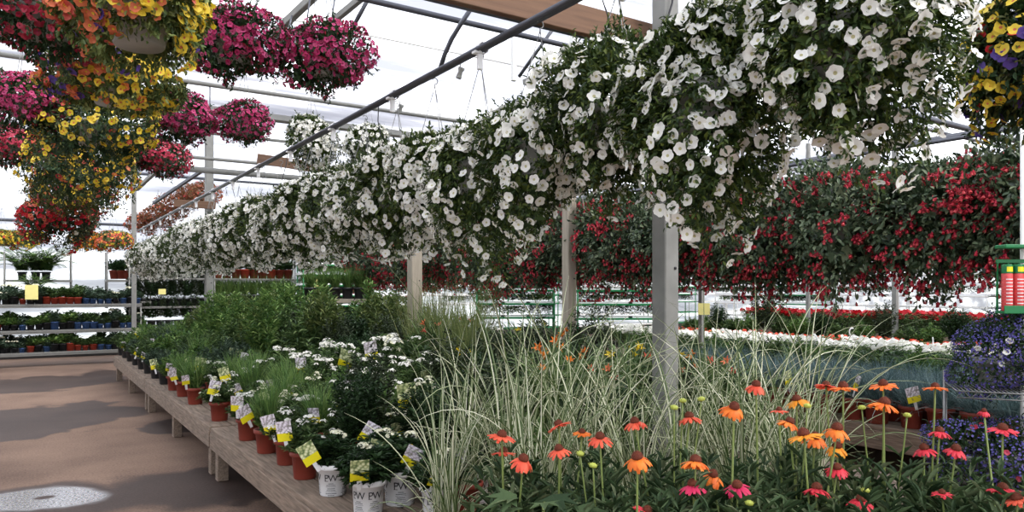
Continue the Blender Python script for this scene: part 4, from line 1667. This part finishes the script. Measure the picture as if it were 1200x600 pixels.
POT_C = pot_mesh('pot', .085, .07, .17, M['black_plastic'])
for i, (sx, sy) in enumerate(spots):
    cols = [h[3] for _, h in assign[i]]
    names = []
    for c in cols:
        if c not in names:
            names.append(c)
    flow = {0: 'leaves only'}.get(len(cols), ('one ' if len(cols) == 1 else 'several ') + ' and '.join(names[:2]) + (' bloom' if len(cols) == 1 else ' blooms'))
    r = thing('coneflower', f'coneflower with {flow}, {ordinal(i)} along from the broad-leaved plant', 'coneflower', (sx, sy, BZ), 0, 'coneflowers')
    obj('pot', POT_C, r, (0, 0, .17))
    obj('soil', SOIL_P, r, (0, 0, .17))
    obj('foliage', fol_v[i % 4], r, (0, 0, 0), (0, 0, rs.uniform(0, 6)))
    base = Vector((sx, sy, BZ))
    for p, h in assign[i]:
        q = p - base
        obj('stem', stem_mesh((rs.uniform(-.03, .03), rs.uniform(-.03, .03), .16), (q.x, q.y, q.z - .004)), r)
        tilt = (rs.normal(0, .16), rs.normal(0, .16), rs.uniform(0, 6))
        hd = obj('flower_head', HEADS[(h[3], h[4])], r, q, tilt, h[5])
        obj('cone', CONE, hd, sc=.88)
    for p in bud_of[i]:
        q = p - base
        obj('stem', stem_mesh((0, 0, .16), (q.x, q.y, q.z - .004), .0026), r)
        obj('bud', BUD, r, q, (rs.normal(0, .1), rs.normal(0, .1), 0), 1.1)
# more coneflower plants still in leaf, filling the bench between
k = 0
for px, d in [(640, 2.75), (690, 2.75), (735, 2.7), (780, 2.85), (830, 2.75), (880, 2.9), (915, 2.85), (960, 2.9), (1005, 2.75), (940, 3.2), (1060, 2.4), (1085, 2.75), (1150, 2.6), (1140, 2.2), (1085, 2.15), (1035, 2.2),
              (900, 2.2), (850, 2.6), (1185, 2.75), (700, 2.2), (780, 2.2), (1120, 3.0), (1170, 3.1), (1010, 2.1), (985, 2.15), (930, 2.15)]:
    p = at(px, 600, d)
    r = thing('coneflower', f'leafy coneflower without blooms, {ordinal(k)} of those filling in between the flowering ones', 'coneflower', (p.x, p.y, BZ), 0, 'leafy coneflowers')
    sc = rs.uniform(.78, .98) * (.86 if px > 960 else 1)
    r.scale = (sc, sc, sc)
    obj('pot', POT_C, r, (0, 0, .17))
    obj('soil', SOIL_P, r, (0, 0, .17))
    obj('foliage', fol_v[k % 4], r, (0, 0, 0), (0, 0, rs.uniform(0, 6)))
    if k in (10, 15):
        o = obj('plant_tag', TAGS[0], r, (-.03, -.06, .3), (.1, .3, -.4), 1.15)
    k += 1

# broad-leaved plant at the front
def lobed_leaf():
    pts = [(0, 0)]
    lob = [(-62, .62), (-46, .4), (-34, .86), (-16, .52), (0, 1.05), (16, .52), (34, .86), (46, .4), (62, .62)]
    V = [(0, .0, 0), (0, .38, -.02)]
    for a, r in lob:
        t = math.radians(a)
        V.append((math.sin(t) * r * .82, math.cos(t) * r, .05 * abs(math.sin(t)) - (.1 if r > .8 else 0)))
    fs = [[0, 1, 2]] + [[1, 2 + i + 1, 2 + i] for i in range(len(lob) - 1)] + [[0, 2 + len(lob) - 1, 1]]
    return tpl(V, fs)


r_ = np.random.RandomState(9)
p = at(638, 600, 2.36)
bl = thing('broad_leaved_plant', 'dark green plant with broad jagged lobed leaves in front of the coral coneflowers', 'potted plant', (p.x, p.y, BZ))
obj('pot', POT_B, bl, (0, 0, .175))
obj('soil', SOIL_P, bl, (0, 0, .175))
g = Geo()
n = 34
az = r_.uniform(0, 2 * PI, n)
hh = r_.uniform(.22, .56, n)
rad = r_.uniform(.04, .17, n)
P = np.stack([rad * np.cos(az), rad * np.sin(az), hh], 1)
y = np.stack([np.cos(az), np.sin(az), r_.uniform(-.25, .35, n)], 1)
g.scatter(lobed_leaf(), P, frames(y, np.tile([0, 0, 1.0], (n, 1)) + r_.normal(size=(n, 3)) * .2), r_.uniform(.11, .18, n))
obj('foliage', g.mesh('foliage', [M['leaf_cone']], False), bl)
for k in range(0, n, 3):
    obj('stem', stem_mesh((0, 0, .16), P[k], .003), bl)


# ------------------------------------------------------------------ the fescue bench and the bedding flowers
for ri in range(3):
    for k in range(17):
        x, y = 6.25 + ri * .27 + rs.uniform(-.03, .03), 2.3 + k * .26 + rs.uniform(-.03, .03)
        potted('fescue', rs.randint(3), (x, y, BZ), rs, f'blue fescue in a terracotta pot, {ordinal(ri)} row from its bench edge, {ordinal(k)} from near end',
               'blue fescue pots', 'terracotta', 1 if ri == 0 and k in (4, 6, 8) else 0, FACE - .3, rs.uniform(1.1, 1.3))
for k in range(14):
    potted('green', k, (7.35 + rs.uniform(-.1, .1), 2.2 + k * .42, BZ), rs, f'bushy green plant behind the blue fescues, {ordinal(k)} from the near end', 'green plants behind the fescues', 'black', 0, None, rs.uniform(1.15, 1.4))


def tray_kind(rng, mat_leaf, mat_fl, nfl, h=.2, fr=.028, flat=False, leafn=900, L=.56, W=.28):
    g = Geo()
    n = leafn
    P = np.stack([rng.uniform(-W / 2, W / 2, n) * 1.15, rng.uniform(-L / 2, L / 2, n) * 1.05, .06 + h * rng.random(n) ** .6], 1)
    az = rng.uniform(0, 2 * PI, n)
    y = np.stack([np.cos(az), np.sin(az), rng.normal(.4, .3, n)], 1)
    g.scatter(T_LEAF, P, frames(y, np.tile([0, 0, 1.0], (n, 1)) + rng.normal(size=(n, 3)) * .3), np.stack([np.full(n, .022), rng.uniform(.035, .06, n), np.full(n, .05)], 1))
    out = [('foliage', g.mesh('foliage', [M[mat_leaf]]))]
    if nfl:
        f = Geo()
        P = np.stack([rng.uniform(-W / 2, W / 2, nfl) * 1.1, rng.uniform(-L / 2, L / 2, nfl), .06 + h * rng.uniform(.8, 1.2, nfl)], 1)
        z = norm(rng.normal(size=(nfl, 3)) * .5 + np.array([-.3, -.3, 1.0]))
        f.scatter(T_PET if flat else T_PETF, P, frames_z(z, rng), fr * rng.uniform(.7, 1.2, nfl), None if flat else None)
        out.append(('blossoms', f.mesh('blossoms', [M[mat_fl], M[mat_fl]])))
    return out


def tray_mesh(name, mat, L=.56, W=.28, h=.06):
    g = Geo()
    for sx in (-1, 1):
        g.box((sx * (W / 2 - .004), 0, h / 2), (.008, L, h))
    for sy in (-1, 1):
        g.box((0, sy * (L / 2 - .004), h / 2), (W - .016, .008, h))
    g.box((0, 0, .004), (W - .016, L - .016, .008))
    g.box((0, 0, h - .014), (W - .018, L - .018, .01), mi=1)
    return g.mesh(name, [mat, M['soil']], False)


TRAY = tray_mesh('tray', M['black_plastic'])
BED = {
    'white': tray_kind(np.random.RandomState(1), 'leaf_green', 'petal_white', 64, .28, .04),
    'orange': tray_kind(np.random.RandomState(2), 'leaf_green', 'cone_coral', 34, .24, .045),
    'red': tray_kind(np.random.RandomState(3), 'leaf_green', 'petal_red', 60, .3, .05),
    'yellow': tray_kind(np.random.RandomState(4), 'leaf_olive', 'petal_yellow', 40, .18, .022),
    'green': tray_kind(np.random.RandomState(5), 'leaf_bright', None, 0, .2),
    'dark': tray_kind(np.random.RandomState(6), 'leaf_dark', None, 0, .24),
    'silver': tray_kind(np.random.RandomState(7), 'leaf_grey', 'petal_cream', 30, .16, .02),
}
BEDW = {'white': 'white bedding flowers', 'orange': 'orange-red bedding flowers', 'red': 'red geraniums', 'yellow': 'small yellow flowers', 'green': 'leafy green seedlings',
        'dark': 'dark green plants', 'silver': 'silvery bedding plants'}


def tray(kd, loc, rotz, label, group, sc=1.0, tray_me=None):
    r = thing('seedling_tray' if tray_me else 'bedding_tray', label, 'plant tray', loc, rotz, group, sc if sc != 1 else None)
    obj('tray', tray_me or TRAY, r)
    for pn, me in BED[kd]:
        o = obj(pn, me, r)
        if pn == 'blossoms':
            stuff(o)
    return r


beds = [('dark', 9.2, BZ), ('green', 9.55, BZ), ('dark', 9.9, BZ), ('white', 10.25, BZ), ('green', 10.55, BZ), ('white', 10.86, BZ), ('orange', 11.4, BZ), ('green', 11.8, BZ), ('orange', 12.2, BZ),
        ('yellow', 12.6, BZ), ('red', 14.0, .75), ('red', 14.35, .75), ('green', 14.8, .75), ('silver', 15.3, .75), ('white', 15.8, .75)]
cnt = {}
for kd, x, z in beds:
    cnt[kd] = cnt.get(kd, -1) + 1
    for k in range(13 if z < .5 and x > 10 else 8 if z < .5 else 11):
        y = (3.9 if z < .5 else 4.4) + k * .66
        bn = 'low bench' if z < .5 else 'higher bench'
        tray(kd, (x + rs.uniform(-.02, .02), y + rs.uniform(-.03, .03), z), rs.choice([0, PI]), f'tray of {BEDW[kd]} on the {bn}, {ordinal(cnt[kd])} such line, {ordinal(k)} from near end',
             'bedding trays', rs.uniform(.95, 1.1))
for k in range(21):
    potted('green' if k % 3 else 'dark', k, (12.95 + rs.uniform(-.08, .08), 3.6 + k * .42, BZ), rs, f'bushy green plant at the back of the low bench, {ordinal(k)} from the near end', 'bushy plants on the low bench', 'black', 0, None, rs.uniform(1.2, 1.5))
# white curved carry handles standing among the bedding flowers
gh = Geo()
pts = [(-.05 + .1 * t, 0, .0 + .30 * t) for t in np.linspace(0, .6, 5)] + [(.02 + .05 * math.sin(a), 0, .21 + .05 * (1 - math.cos(a))) for a in np.linspace(.3, 3.6, 8)]
gh.tube(pts, [.016 * (1 - .5 * k / len(pts)) for k in range(len(pts))], 7)
HM = gh.mesh('basket_handle', M['white_plastic'])
for k, (px, py, d, nb) in enumerate([(952, 362, 11.5, 'orange daylily'), (1093, 382, 10.6, 'red and white trays'), (1147, 372, 10.4, 'lobelia'), (1000, 366, 13.4, 'red geraniums')]):
    p = at(px, py, d)
    zb = BZ + .012
    o = obj('basket_handle', HM, None, (p.x, p.y, zb), (0, 0, YAW * -1 + k), (1, 1, min(1.5, max(.6, (p.z + .12 - zb) / .31))))
    tag(o, f'white curved plastic carry handle sticking up near the {nb}', 'handle', 'white carry handles')


# ------------------------------------------------------------------ shelving racks far behind
def rack(name, label, cat, loc, rotz, W, D, tiers, H_, mat, group=None, post_r=.016, th=.03, casters=False):
    r = thing(name, label, cat, loc, rotz, group)
    gp = Geo()
    gp.tube([(0, 0, 0 if not casters else .1), (0, 0, H_)], post_r, 8)
    pm = gp.mesh('upright', M[mat])
    for sx in (-1, 1):
        for sy in (-1, 1):
            u = obj('upright', pm, r, (sx * (W / 2 - .02), sy * (D / 2 - .02), 0))
            if casters:
                gc = Geo()
                gc.lathe([(0, -.016), (.045, -.016), (.05, -.01), (.05, .01), (.045, .016), (0, .016)], 14)
                obj('caster', gc.mesh('caster', M['black_plastic']), u, (0, 0, .05), (PI / 2, 0, 0))
    g = Geo()
    g.box((0, 0, 0), (W, D, .014))
    for sy in (-1, 1):
        g.box((0, sy * (D / 2 - .006), .008), (W, .012, th + .016), ch=.002)
    for sx in (-1, 1):
        g.box((sx * (W / 2 - .006), 0, .008), (.012, D - .024, th + .016))
    sm = g.mesh('shelf', M[mat], False)
    for z in tiers:
        obj('shelf', sm, r, (0, 0, z))
    return r


# far seedling racks
TRAY_S = tray_mesh('tray', M['white_plastic'], .7, .36, .05)
kk = 0
pos = [(6.4 + i * 1.95, 17.6, 0.0) for i in range(9)] + [(17.8, 6.6 + i * 1.95, PI / 2) for i in range(5)]
for i, (x, y, rz) in enumerate(pos):
    m_ = 'white_paint' if i % 3 else 'green_plastic'
    kindw = 'white' if i % 3 else 'green-edged'
    wh = 'along the end of the house' if rz == 0 else 'behind the geranium bench'
    rack('seedling_rack', f'tall {kindw} seedling rack {wh}, {ordinal(i if rz == 0 else i - 9)} in its line', 'rack', (x, y, 0), rz, 1.8, .5, (.5, .85, 1.2, 1.45, 1.7, 1.95, 2.2), 2.45, m_, 'far seedling racks', th=.02)
    for ti_, z in enumerate((1.2, 1.45, 1.7, 1.95, 2.2)):
        if rs.rand() < .05:
            continue
        for q in (-1, 0, 1):
            if rs.rand() < .1:
                continue
            kd = ('green', 'green', 'dark', 'silver', 'orange', 'red')[rs.choice(6, p=[.4, .2, .12, .1, .09, .09])]
            off = Vector((q * .58, 0, 0))
            off.rotate(Matrix.Rotation(rz, 3, 'Z'))
            r = tray(kd, (x + off.x, y + off.y, z + .015), rz + PI / 2,
                     f'tray of {BEDW[kd]} on the {ordinal(i if rz == 0 else i - 9)} {"end" if rz == 0 else "side"} rack, {ordinal(ti_ + 2)} shelf up, {("near end", "middle", "far end")[q + 1]}', 'seedling rack trays', 1.0, TRAY_S)

for k, (px, d, ks, lb) in enumerate([(604, 14.5, ('dark', 'green'), 'green-edged stand of dark plants between the two timber posts'), (722, 14.0, ('red', 'dark', 'orange'), 'green-edged stand of red and orange flowers beside the slim timber post')]):
    p = at(px, 340, d)
    rack('display_stand', lb, 'rack', (p.x, p.y, 0), -YAW, 1.55, .5, (1.05, 1.32, 1.58, 1.86), 2.2, 'green_plastic', 'green-edged stands', th=.02)
    for ti_, z in enumerate((1.05, 1.32, 1.58, 1.86)):
        for q in (-1, 0, 1):
            off = Matrix.Rotation(-YAW, 3, 'Z') @ Vector((q * .5, 0, 0))
            kd = ks[(ti_ + (q == 0)) % len(ks)]
            tray(kd, (p.x + off.x, p.y + off.y, z + .015), -YAW + PI / 2, f'tray of {BEDW[kd]} on the {("first", "second")[k]} green-edged stand, {ordinal(ti_)} shelf up, {("aisle side", "middle", "far side")[q + 1]}',
                 'green-edged stand trays', .82, TRAY_S)

# small potted plants for the carts
def small_pot(mat, rng, leaf, fl=None):
    g = Geo()
    g.lathe([(0, 0), (.045, 0), (.06, .1), (.066, .1), (.066, .115), (.05, .115), (.0, .108)], 12)
    f = Geo()
    stems_foliage(f, rng, 18, 16, .11, .16, .075, .028, z0=.1, up=.4, dome=.6)
    out = [('pot', g.mesh('pot', M[mat])), ('foliage', f.mesh('foliage', [M[leaf]]))]
    if fl:
        b = Geo()
        clusters(b, rng, [(rng.uniform(-.06, .06), rng.uniform(-.06, .06), .26) for _ in range(3)], .03, 8, .02)
        out.append(('blossoms', b.mesh('blossoms', [M[fl]])))
    return out


SP = {'blue': small_pot('blue_plastic', np.random.RandomState(1), 'leaf_green'), 'red': small_pot('red_plastic', np.random.RandomState(2), 'leaf_green'),
      'black': small_pot('black_plastic', np.random.RandomState(3), 'leaf_bright'), 'blackw': small_pot('black_plastic', np.random.RandomState(4), 'leaf_grey', 'petal_cream'),
      'blueg': small_pot('blue_plastic', np.random.RandomState(5), 'leaf_grey'), 'terracotta': small_pot('terracotta', np.random.RandomState(6), 'leaf_dark')}
SPW = {'blue': 'blue', 'red': 'red', 'black': 'black', 'blackw': 'black', 'blueg': 'blue', 'terracotta': 'terracotta'}


def small(kd, loc, label, group, sc=1.0):
    r = thing('seedling_pot', label, 'potted plant', loc, rs.uniform(0, 6), group, sc)
    for pn, me in SP[kd]:
        o = obj(pn, me, r)
        if pn == 'blossoms':
            stuff(o)


CY = 18.5
cx, w = .22, 3.86
rack('plant_cart', 'long grey three-tier plant cart on casters beside the corner post', 'plant cart', (cx, CY, 0), 0, w, .62, (.26, .72, 1.26), 1.3, 'cart_metal', None, casters=True, th=.06)
for tn, z in (('bottom', .26), ('middle', .72), ('top', 1.26)):
    for k in range(27):
        x = cx - w / 2 + .08 + k * (w - .16) / 26
        if tn == 'top':
            kd = 'blackw' if x < .3 else 'red' if x < 1.0 else 'blueg'
        elif tn == 'middle':
            kd = 'red' if x < -.4 else 'black' if x < .9 else 'blue'
        else:
            kd = 'blackw' if x < -.2 else 'black' if x < .7 else 'red' if x < 1.3 else 'blue'
        kd = ('black', 'blackw', 'blueg', 'red')[rs.randint(4)] if rs.rand() < .28 else kd
        for row in (0, 1):
            small(kd, (x + rs.uniform(-.01, .01), CY - .2 + row * .25, z + .036),
                  f'small {SPW[kd]} seedling pot on the {tn} tier of the cart, {ordinal(k)} across, {("front", "back")[row]} line', 'cart seedlings', rs.uniform(.9, 1.6))
# upper hanging shelves with ferns and yellow signs
FERN = []
for v in range(2):
    r_ = np.random.RandomState(400 + v)
    g = Geo()
    # fronds
    for k in range(34):
        a, L = r_.uniform(0, 2 * PI), r_.uniform(.5, .85)
        n = 26
        t = np.linspace(.1, 1, n)
        th = r_.uniform(.05, .5) + t * r_.uniform(.8, 1.9)
        rr = np.cumsum(np.sin(th)) * L / n
        zz = .2 + np.cumsum(np.cos(th)) * L / n
        P = np.stack([rr * math.cos(a), rr * math.sin(a), zz], 1)
        for sd in (-1, 1):
            y = np.tile([-math.sin(a) * sd, math.cos(a) * sd, -.15], (n, 1)) + np.array([math.cos(a), math.sin(a), 0]) * .35
            g.scatter(T_LEAF, P, frames(y, np.tile([0, 0, 1.0], (n, 1))), np.stack([np.full(n, .034), .14 * (1 - t * .7), np.full(n, .05)], 1))
    FERN.append(g.mesh('fronds', [M['leaf_bright' if v == 0 else 'leaf_green']]))


def fern(label, loc, v, sc=1.0, pot=POT_B):
    r = thing('potted_fern', label, 'fern', loc, rs.uniform(0, 6), 'ferns on the high shelves', sc)
    obj('pot', pot, r, (0, 0, .175))
    obj('soil', SOIL_P, r, (0, 0, .175))
    obj('fronds', FERN[v], r)
    return r


def sign(label, loc, w, h, rotz, mat='sign_yellow', post_h=.0, lines=4):
    r = thing('price_sign', label, 'sign', loc, rotz, 'small shop signs')
    g = Geo()
    g.box((0, 0, h / 2 + post_h), (w, .006, h), ch=.001)
    obj('board', g.mesh('board', M[mat], False), r)
    g = Geo()
    g.tube([(0, .006, -.05), (0, .006, post_h + h * .8)], .004, 6)
    obj('stake', g.mesh('stake', M['wire']), r)
    return r


for i, (px, w, lb) in enumerate([(45, 1.3, 'high wire shelf carrying big ferns above the plant carts'), (150, .9, 'high shelf with terracotta pots next to the corner post')]):
    p = at(px, 329, 16.6)
    rack('hanging_shelf', lb, 'shelf', (p.x, p.y, 1.2), 0, w, .45, (.6, .12), 1.25, 'cart_metal', 'high shelves')
for k, (px, py, d, v, sc, lb) in enumerate([(26, 329, 16.6, 0, 1.05, 'large fresh green fern at the outer end of the high shelf'), (42, 329, 16.6, 1, 1.05, 'large fern in the middle of the high shelf'),
                                            (54, 329, 16.7, 0, 1.05, 'fern at the end of the high shelf above the carts'), (40, 348, 16.3, 0, .7, 'small fern below the high shelf')]):
    fern(lb, Vector(at(px, py, d)) + Vector((0, 0, .02)), v, sc)
for k, (px, kd) in enumerate([(134, 'terracotta'), (143, 'terracotta'), (150, 'terracotta')]):
    p = at(px, 328, 16.6)
    small(kd, p + Vector((0, 0, .02)), f'terracotta pot on the high shelf by the corner post, {ordinal(k)} towards the post', 'terracotta pots on the high shelf', 1.7)
sign('cream price sign hanging under the fern shelf', at(37, 351, 15.1), .27, .3, -YAW)
sign('cream price sign standing among the far black pots', at(372, 344, 13.2), .24, .26, -YAW)
sign('small cream price sign next to the daylilies by the steel post', at(825, 369, 8.2), .13, .13, -YAW)
sign('little yellow sign among the dark shelf pots past the corner post', at(190, 345, 16.2), .16, .12, -YAW)
# end-wall shelves beyond the corner post
for si, (x, w) in enumerate([(2.75, 1.7), (4.65, 1.9), (6.7, 1.9)]):
    rack('tiered_shelf', f'tall end wall shelf with dark pots, {ordinal(si)} beyond the corner post', 'shelf', (x, CY + .1, 0), 0, w, .5, (.7, 1.2, 1.85), 2.5, 'cart_metal', 'end wall shelves')
    for tn, z in (('bottom', .7), ('middle', 1.2), ('top', 1.85)):
        for k in range(9):
            xx = x - w / 2 + .11 + k * (w - .22) / 8
            if tn == 'top' and si == 1:
                small('terracotta' if k % 3 else 'red', (xx, CY, z + .03), f'red-brown pot on the {tn} tier of the {ordinal(si)} end wall shelf, {ordinal(k)} along', 'end wall pots', 2.0)
            else:
                kd = 'dark' if si == 0 else 'tall' if tn == 'top' else 'grassy'
                potted(kd, k, (xx, CY, z + .03), rs, f'{INFO[kd][2]} on the {tn} tier of the {ordinal(si)} end wall shelf, {ordinal(k)} along', 'end wall pots', 'black', 0, None,
                       (.8 if kd == 'tall' else 1.05 if kd == 'dark' else 1.5))
# white-edged table with black pots, beyond the shrubs
p = at(392, 353, 12.2)
rack('display_table', 'pale edged display table with black pots beyond the white-flowered plants', 'table', (p.x, p.y, 0), -.2, 1.0, .5, (.9, p.z), p.z + .02, 'pale_wood', None, .02, .05)
for k in range(5):
    q = Vector((-.4 + k * .2, -.08, 0))
    q.rotate(Matrix.Rotation(-.2, 3, 'Z'))
    potted('grassy', k, (p.x + q.x, p.y + q.y, p.z + .036), rs, f'grassy plant in a black pot on the pale edged table, {ordinal(k)} along', 'pots on the pale edged table', 'black', 0, None, 1.1)


# ------------------------------------------------------------------ wire rack with lobelia and the plant food display
def wire_shelf(a, b, depth, name, parent, loc):
    """a, b: front edge ends, local to parent"""
    a, b = Vector(a), Vector(b)
    ax = (b - a).normalized()
    back = Vector((-ax.y, ax.x, 0)).normalized() * depth
    g = Geo()
    up = Vector((0, 0, .016))
    for o_ in (Vector((0, 0, 0)), back):
        g.tube([a + o_ + up, b + o_ + up], .004, 6)
        g.tube([a + o_ - up, b + o_ - up], .004, 6)
        n = 16
        pts = [a + o_ + (b - a) * (i / n) + (up if i % 2 else -up) for i in range(n + 1)]
        g.tube(pts, .0025, 5)
    for o_ in (a, b):
        g.tube([o_ + up, o_ + back + up], .004, 6)
    for i in range(1, 26):
        q = a + (b - a) * (i / 26)
        g.tube([q + up, q + back + up], .0022, 5)
    return obj(name, g.mesh(name, M['wire']), parent)


pa, pb = at(1121, 462, 3.75), at(1262, 494, 3.55)
rk = thing('wire_rack', 'chrome wire rack with a pale pole holding the lobelia baskets', 'rack', (pa.x, pa.y, 0))
la, lb_ = Vector((0, 0, pa.z)), Vector((pb.x - pa.x, pb.y - pa.y, pa.z))
wire_shelf(la, lb_, .42, 'shelf', rk, None)
wire_shelf(la - Vector((0, 0, .52)), lb_ - Vector((0, 0, .52)), .42, 'shelf', rk, None)
ax = (lb_ - la).normalized()
bk = Vector((-ax.y, ax.x, 0)) * .42
pw = at(1198.5, 340, 3.9)
for q, hgt in ((la + bk, .6 + .55), (lb_, 1.15), (lb_ + bk, 1.15)):
    g = Geo()
    g.tube([(q.x, q.y, 0), (q.x, q.y, hgt)], .011, 10)
    obj('upright', g.mesh('upright', M['wire']), rk)
g = Geo()
g.tube([(pw.x - pa.x, pw.y - pa.y, 0), (pw.x - pa.x, pw.y - pa.y, 2.62)], .012, 10)
obj('pole', g.mesh('pole', M['white_paint']), rk)

lv = []
for v in range(2):
    r_ = np.random.RandomState(500 + v)
    lump = Lump(r_, 10, (2, 6), .16)
    fo = basket_foliage('foliage', r_, .22, .17, .24, 3400, .022, .006, M['leaf_dark'], lump, skirt=.3, sprig=.2, core=300)
    p_, z_ = flower_spots(r_, 2600, .22, .17, .24, lump, skirt=.3, patch=.6)
    b_ = Geo().scatter(T_PETF, p_, frames_z(z_, r_), r_.uniform(.004, .0062, len(p_))).mesh('blossoms', [M['petal_lobelia']])
    p_, z_ = flower_spots(r_, 16, .22, .17, .24, lump, skirt=.3, patch=.3)
    w_ = Geo().scatter(T_PET, p_, frames_z(z_, r_), r_.uniform(.014, .018, 16)).mesh('white_blossoms', [M['petal_white'], M['throat']])
    p_, z_ = flower_spots(r_, 26, .22, .17, .24, lump, skirt=.3, patch=.3)
    k_ = Geo().scatter(T_PET, p_, frames_z(z_, r_), r_.uniform(.012, .018, 26)).mesh('pink_blossoms', [M['petal_rose'], M['throat_dark']])
    lv.append((fo, b_, w_, k_))
for k, (px, py, d, v, sc, lb) in enumerate([(1172, 418, 4.0, 0, 1.08, 'blue lobelia basket with white blooms standing on the wire rack shelf'),
                                            (1218, 392, 3.9, 1, 1.0, 'darker blue lobelia basket at the end of the wire rack shelf'),
                                            (1150, 530, 3.95, 1, 1.2, 'large blue lobelia basket with pink blooms under the wire rack shelf'),
                                            (1216, 540, 3.8, 0, 1.1, 'blue lobelia basket under the wire rack shelf, cut by the picture edge')]):
    r = thing('lobelia_basket', lb, 'lobelia basket', at(px, py, d), rs.uniform(0, 6), 'lobelia baskets', sc)
    obj('pot', POT_S, r)
    obj('soil', SOIL_S, r)
    obj('foliage', lv[v][0], r)
    for nm, me in (('blossoms', lv[v][1]), ('white_blossoms', lv[v][2]) if k != 2 else ('pink_blossoms', lv[v][3])):
        stuff(obj(nm, me, r))

# plant food display
p = at(1186, 366, 3.86)
dz = thing('display_bracket', 'green plastic bracket display fixed on the pale pole', 'display', p, -YAW)
g = Geo()
for sx in (-.058, .0, .058, .116):
    g.box((sx, .028, .13), (.006, .006, .27))
g.box((.03, .0, .0), (.19, .075, .012), ch=.002)
g.box((.03, -.036, .018), (.19, .004, .036), ch=.001)
g.box((.03, .03, .27), (.19, .012, .02), ch=.002)
obj('holder', g.mesh('holder', M['green_plastic'], False), dz)
g = Geo()
g.box((.03, 0, .345), (.19, .09, .02), ch=.004)
obj('top_plate', g.mesh('top_plate', M['green_plastic'], False), dz)
M['label_red'] = plain('label_red', srgb(206, 74, 74), rough=.4, var=.25, scale=22, stretch=(3, 3, 9))
for k, sx in enumerate((-.029, .029, .087)):
    q = Matrix.Rotation(-YAW, 3, 'Z') @ Vector((sx, -.004, .007))
    r = thing('plant_food_tube', f'red plant food tube with green cap in the bracket, {ordinal(k)} towards the pole', 'plant food', p + q, -YAW, 'plant food tubes')
    g = Geo()
    g.lathe([(0, 0), (.0245, 0), (.026, .004), (.026, .195), (.023, .2)], 20)
    obj('body', g.mesh('body', M['label_red']), r)
    g = Geo()
    g.lathe([(.0265, .198), (.0265, .24), (.024, .245), (0, .246)], 20)
    obj('cap', g.mesh('cap', M['green_plastic']), r)
    g = Geo()
    V = [(.0268 * math.cos(a), .0268 * math.sin(a), z) for z in (.206, .232) for a in np.linspace(-2.2, -.95, 9)]
    g.faces(V, [[i, i + 1, 9 + i + 1, 9 + i] for i in range(8)])
    obj('sticker', g.mesh('sticker', M['tag_yellow']), r)
    g = Geo()
    for row in range(9):
        z0 = .02 + row * .018
        V = [(.0264 * math.cos(a), .0264 * math.sin(a), z) for z in (z0, z0 + .005) for a in np.linspace(-2.3, -.9, 9)]
        g.faces(V, [[i, i + 1, 9 + i + 1, 9 + i] for i in range(8)])
    obj('print', g.mesh('print', M['white_plastic']), r)


# ------------------------------------------------------------------ light, world, camera
w = bpy.data.worlds.new('World')
SC.world = w
w.use_nodes = True
nt = w.node_tree
nt.nodes.clear()
bg = nt.nodes.new('ShaderNodeBackground')
wo = nt.nodes.new('ShaderNodeOutputWorld')
tc = nt.nodes.new('ShaderNodeTexCoord')
sx = nt.nodes.new('ShaderNodeSeparateXYZ')
nt.links.new(tc.outputs['Generated'], sx.inputs[0])
c = ramp(nt, [(.42, .44, .42), (.90, .92, .96), (.86, .91, 1.0)], sx.outputs[2], pos=[0.0, .06, .9])
nt.links.new(c, bg.inputs[0])
bg.inputs[1].default_value = 2.3
nt.links.new(bg.outputs[0], wo.inputs[0])
sun = bpy.data.lights.new('sun', 'SUN')
sun.energy = 6.5
sun.angle = math.radians(24)
sun.color = (1, .94, .85)
so = bpy.data.objects.new('sun', sun)
COL.objects.link(so)
so.rotation_euler = Vector((.30, -.62, .78)).to_track_quat('Z', 'Y').to_euler()
so.location = (0, 0, 12)

cam = bpy.data.cameras.new('camera')
co = bpy.data.objects.new('camera', cam)
COL.objects.link(co)
co.location = (0, 0, CAM_H)
co.rotation_euler = (PI / 2, 0, -YAW)
cam.sensor_width = 36
cam.lens = F / 1200 * 36
cam.shift_y = 40 / 1200
cam.clip_start = .05
SC.camera = co
vs = SC.view_settings
vs.view_transform = 'Standard'
vs.look = 'None'
vs.exposure = 0.46
vs.gamma = 1.0
vs.use_curve_mapping = False
SC.cycles.use_denoising = True
SC.cycles.max_bounces = 7
SC.cycles.diffuse_bounces = 3
SC.cycles.transparent_max_bounces = 8
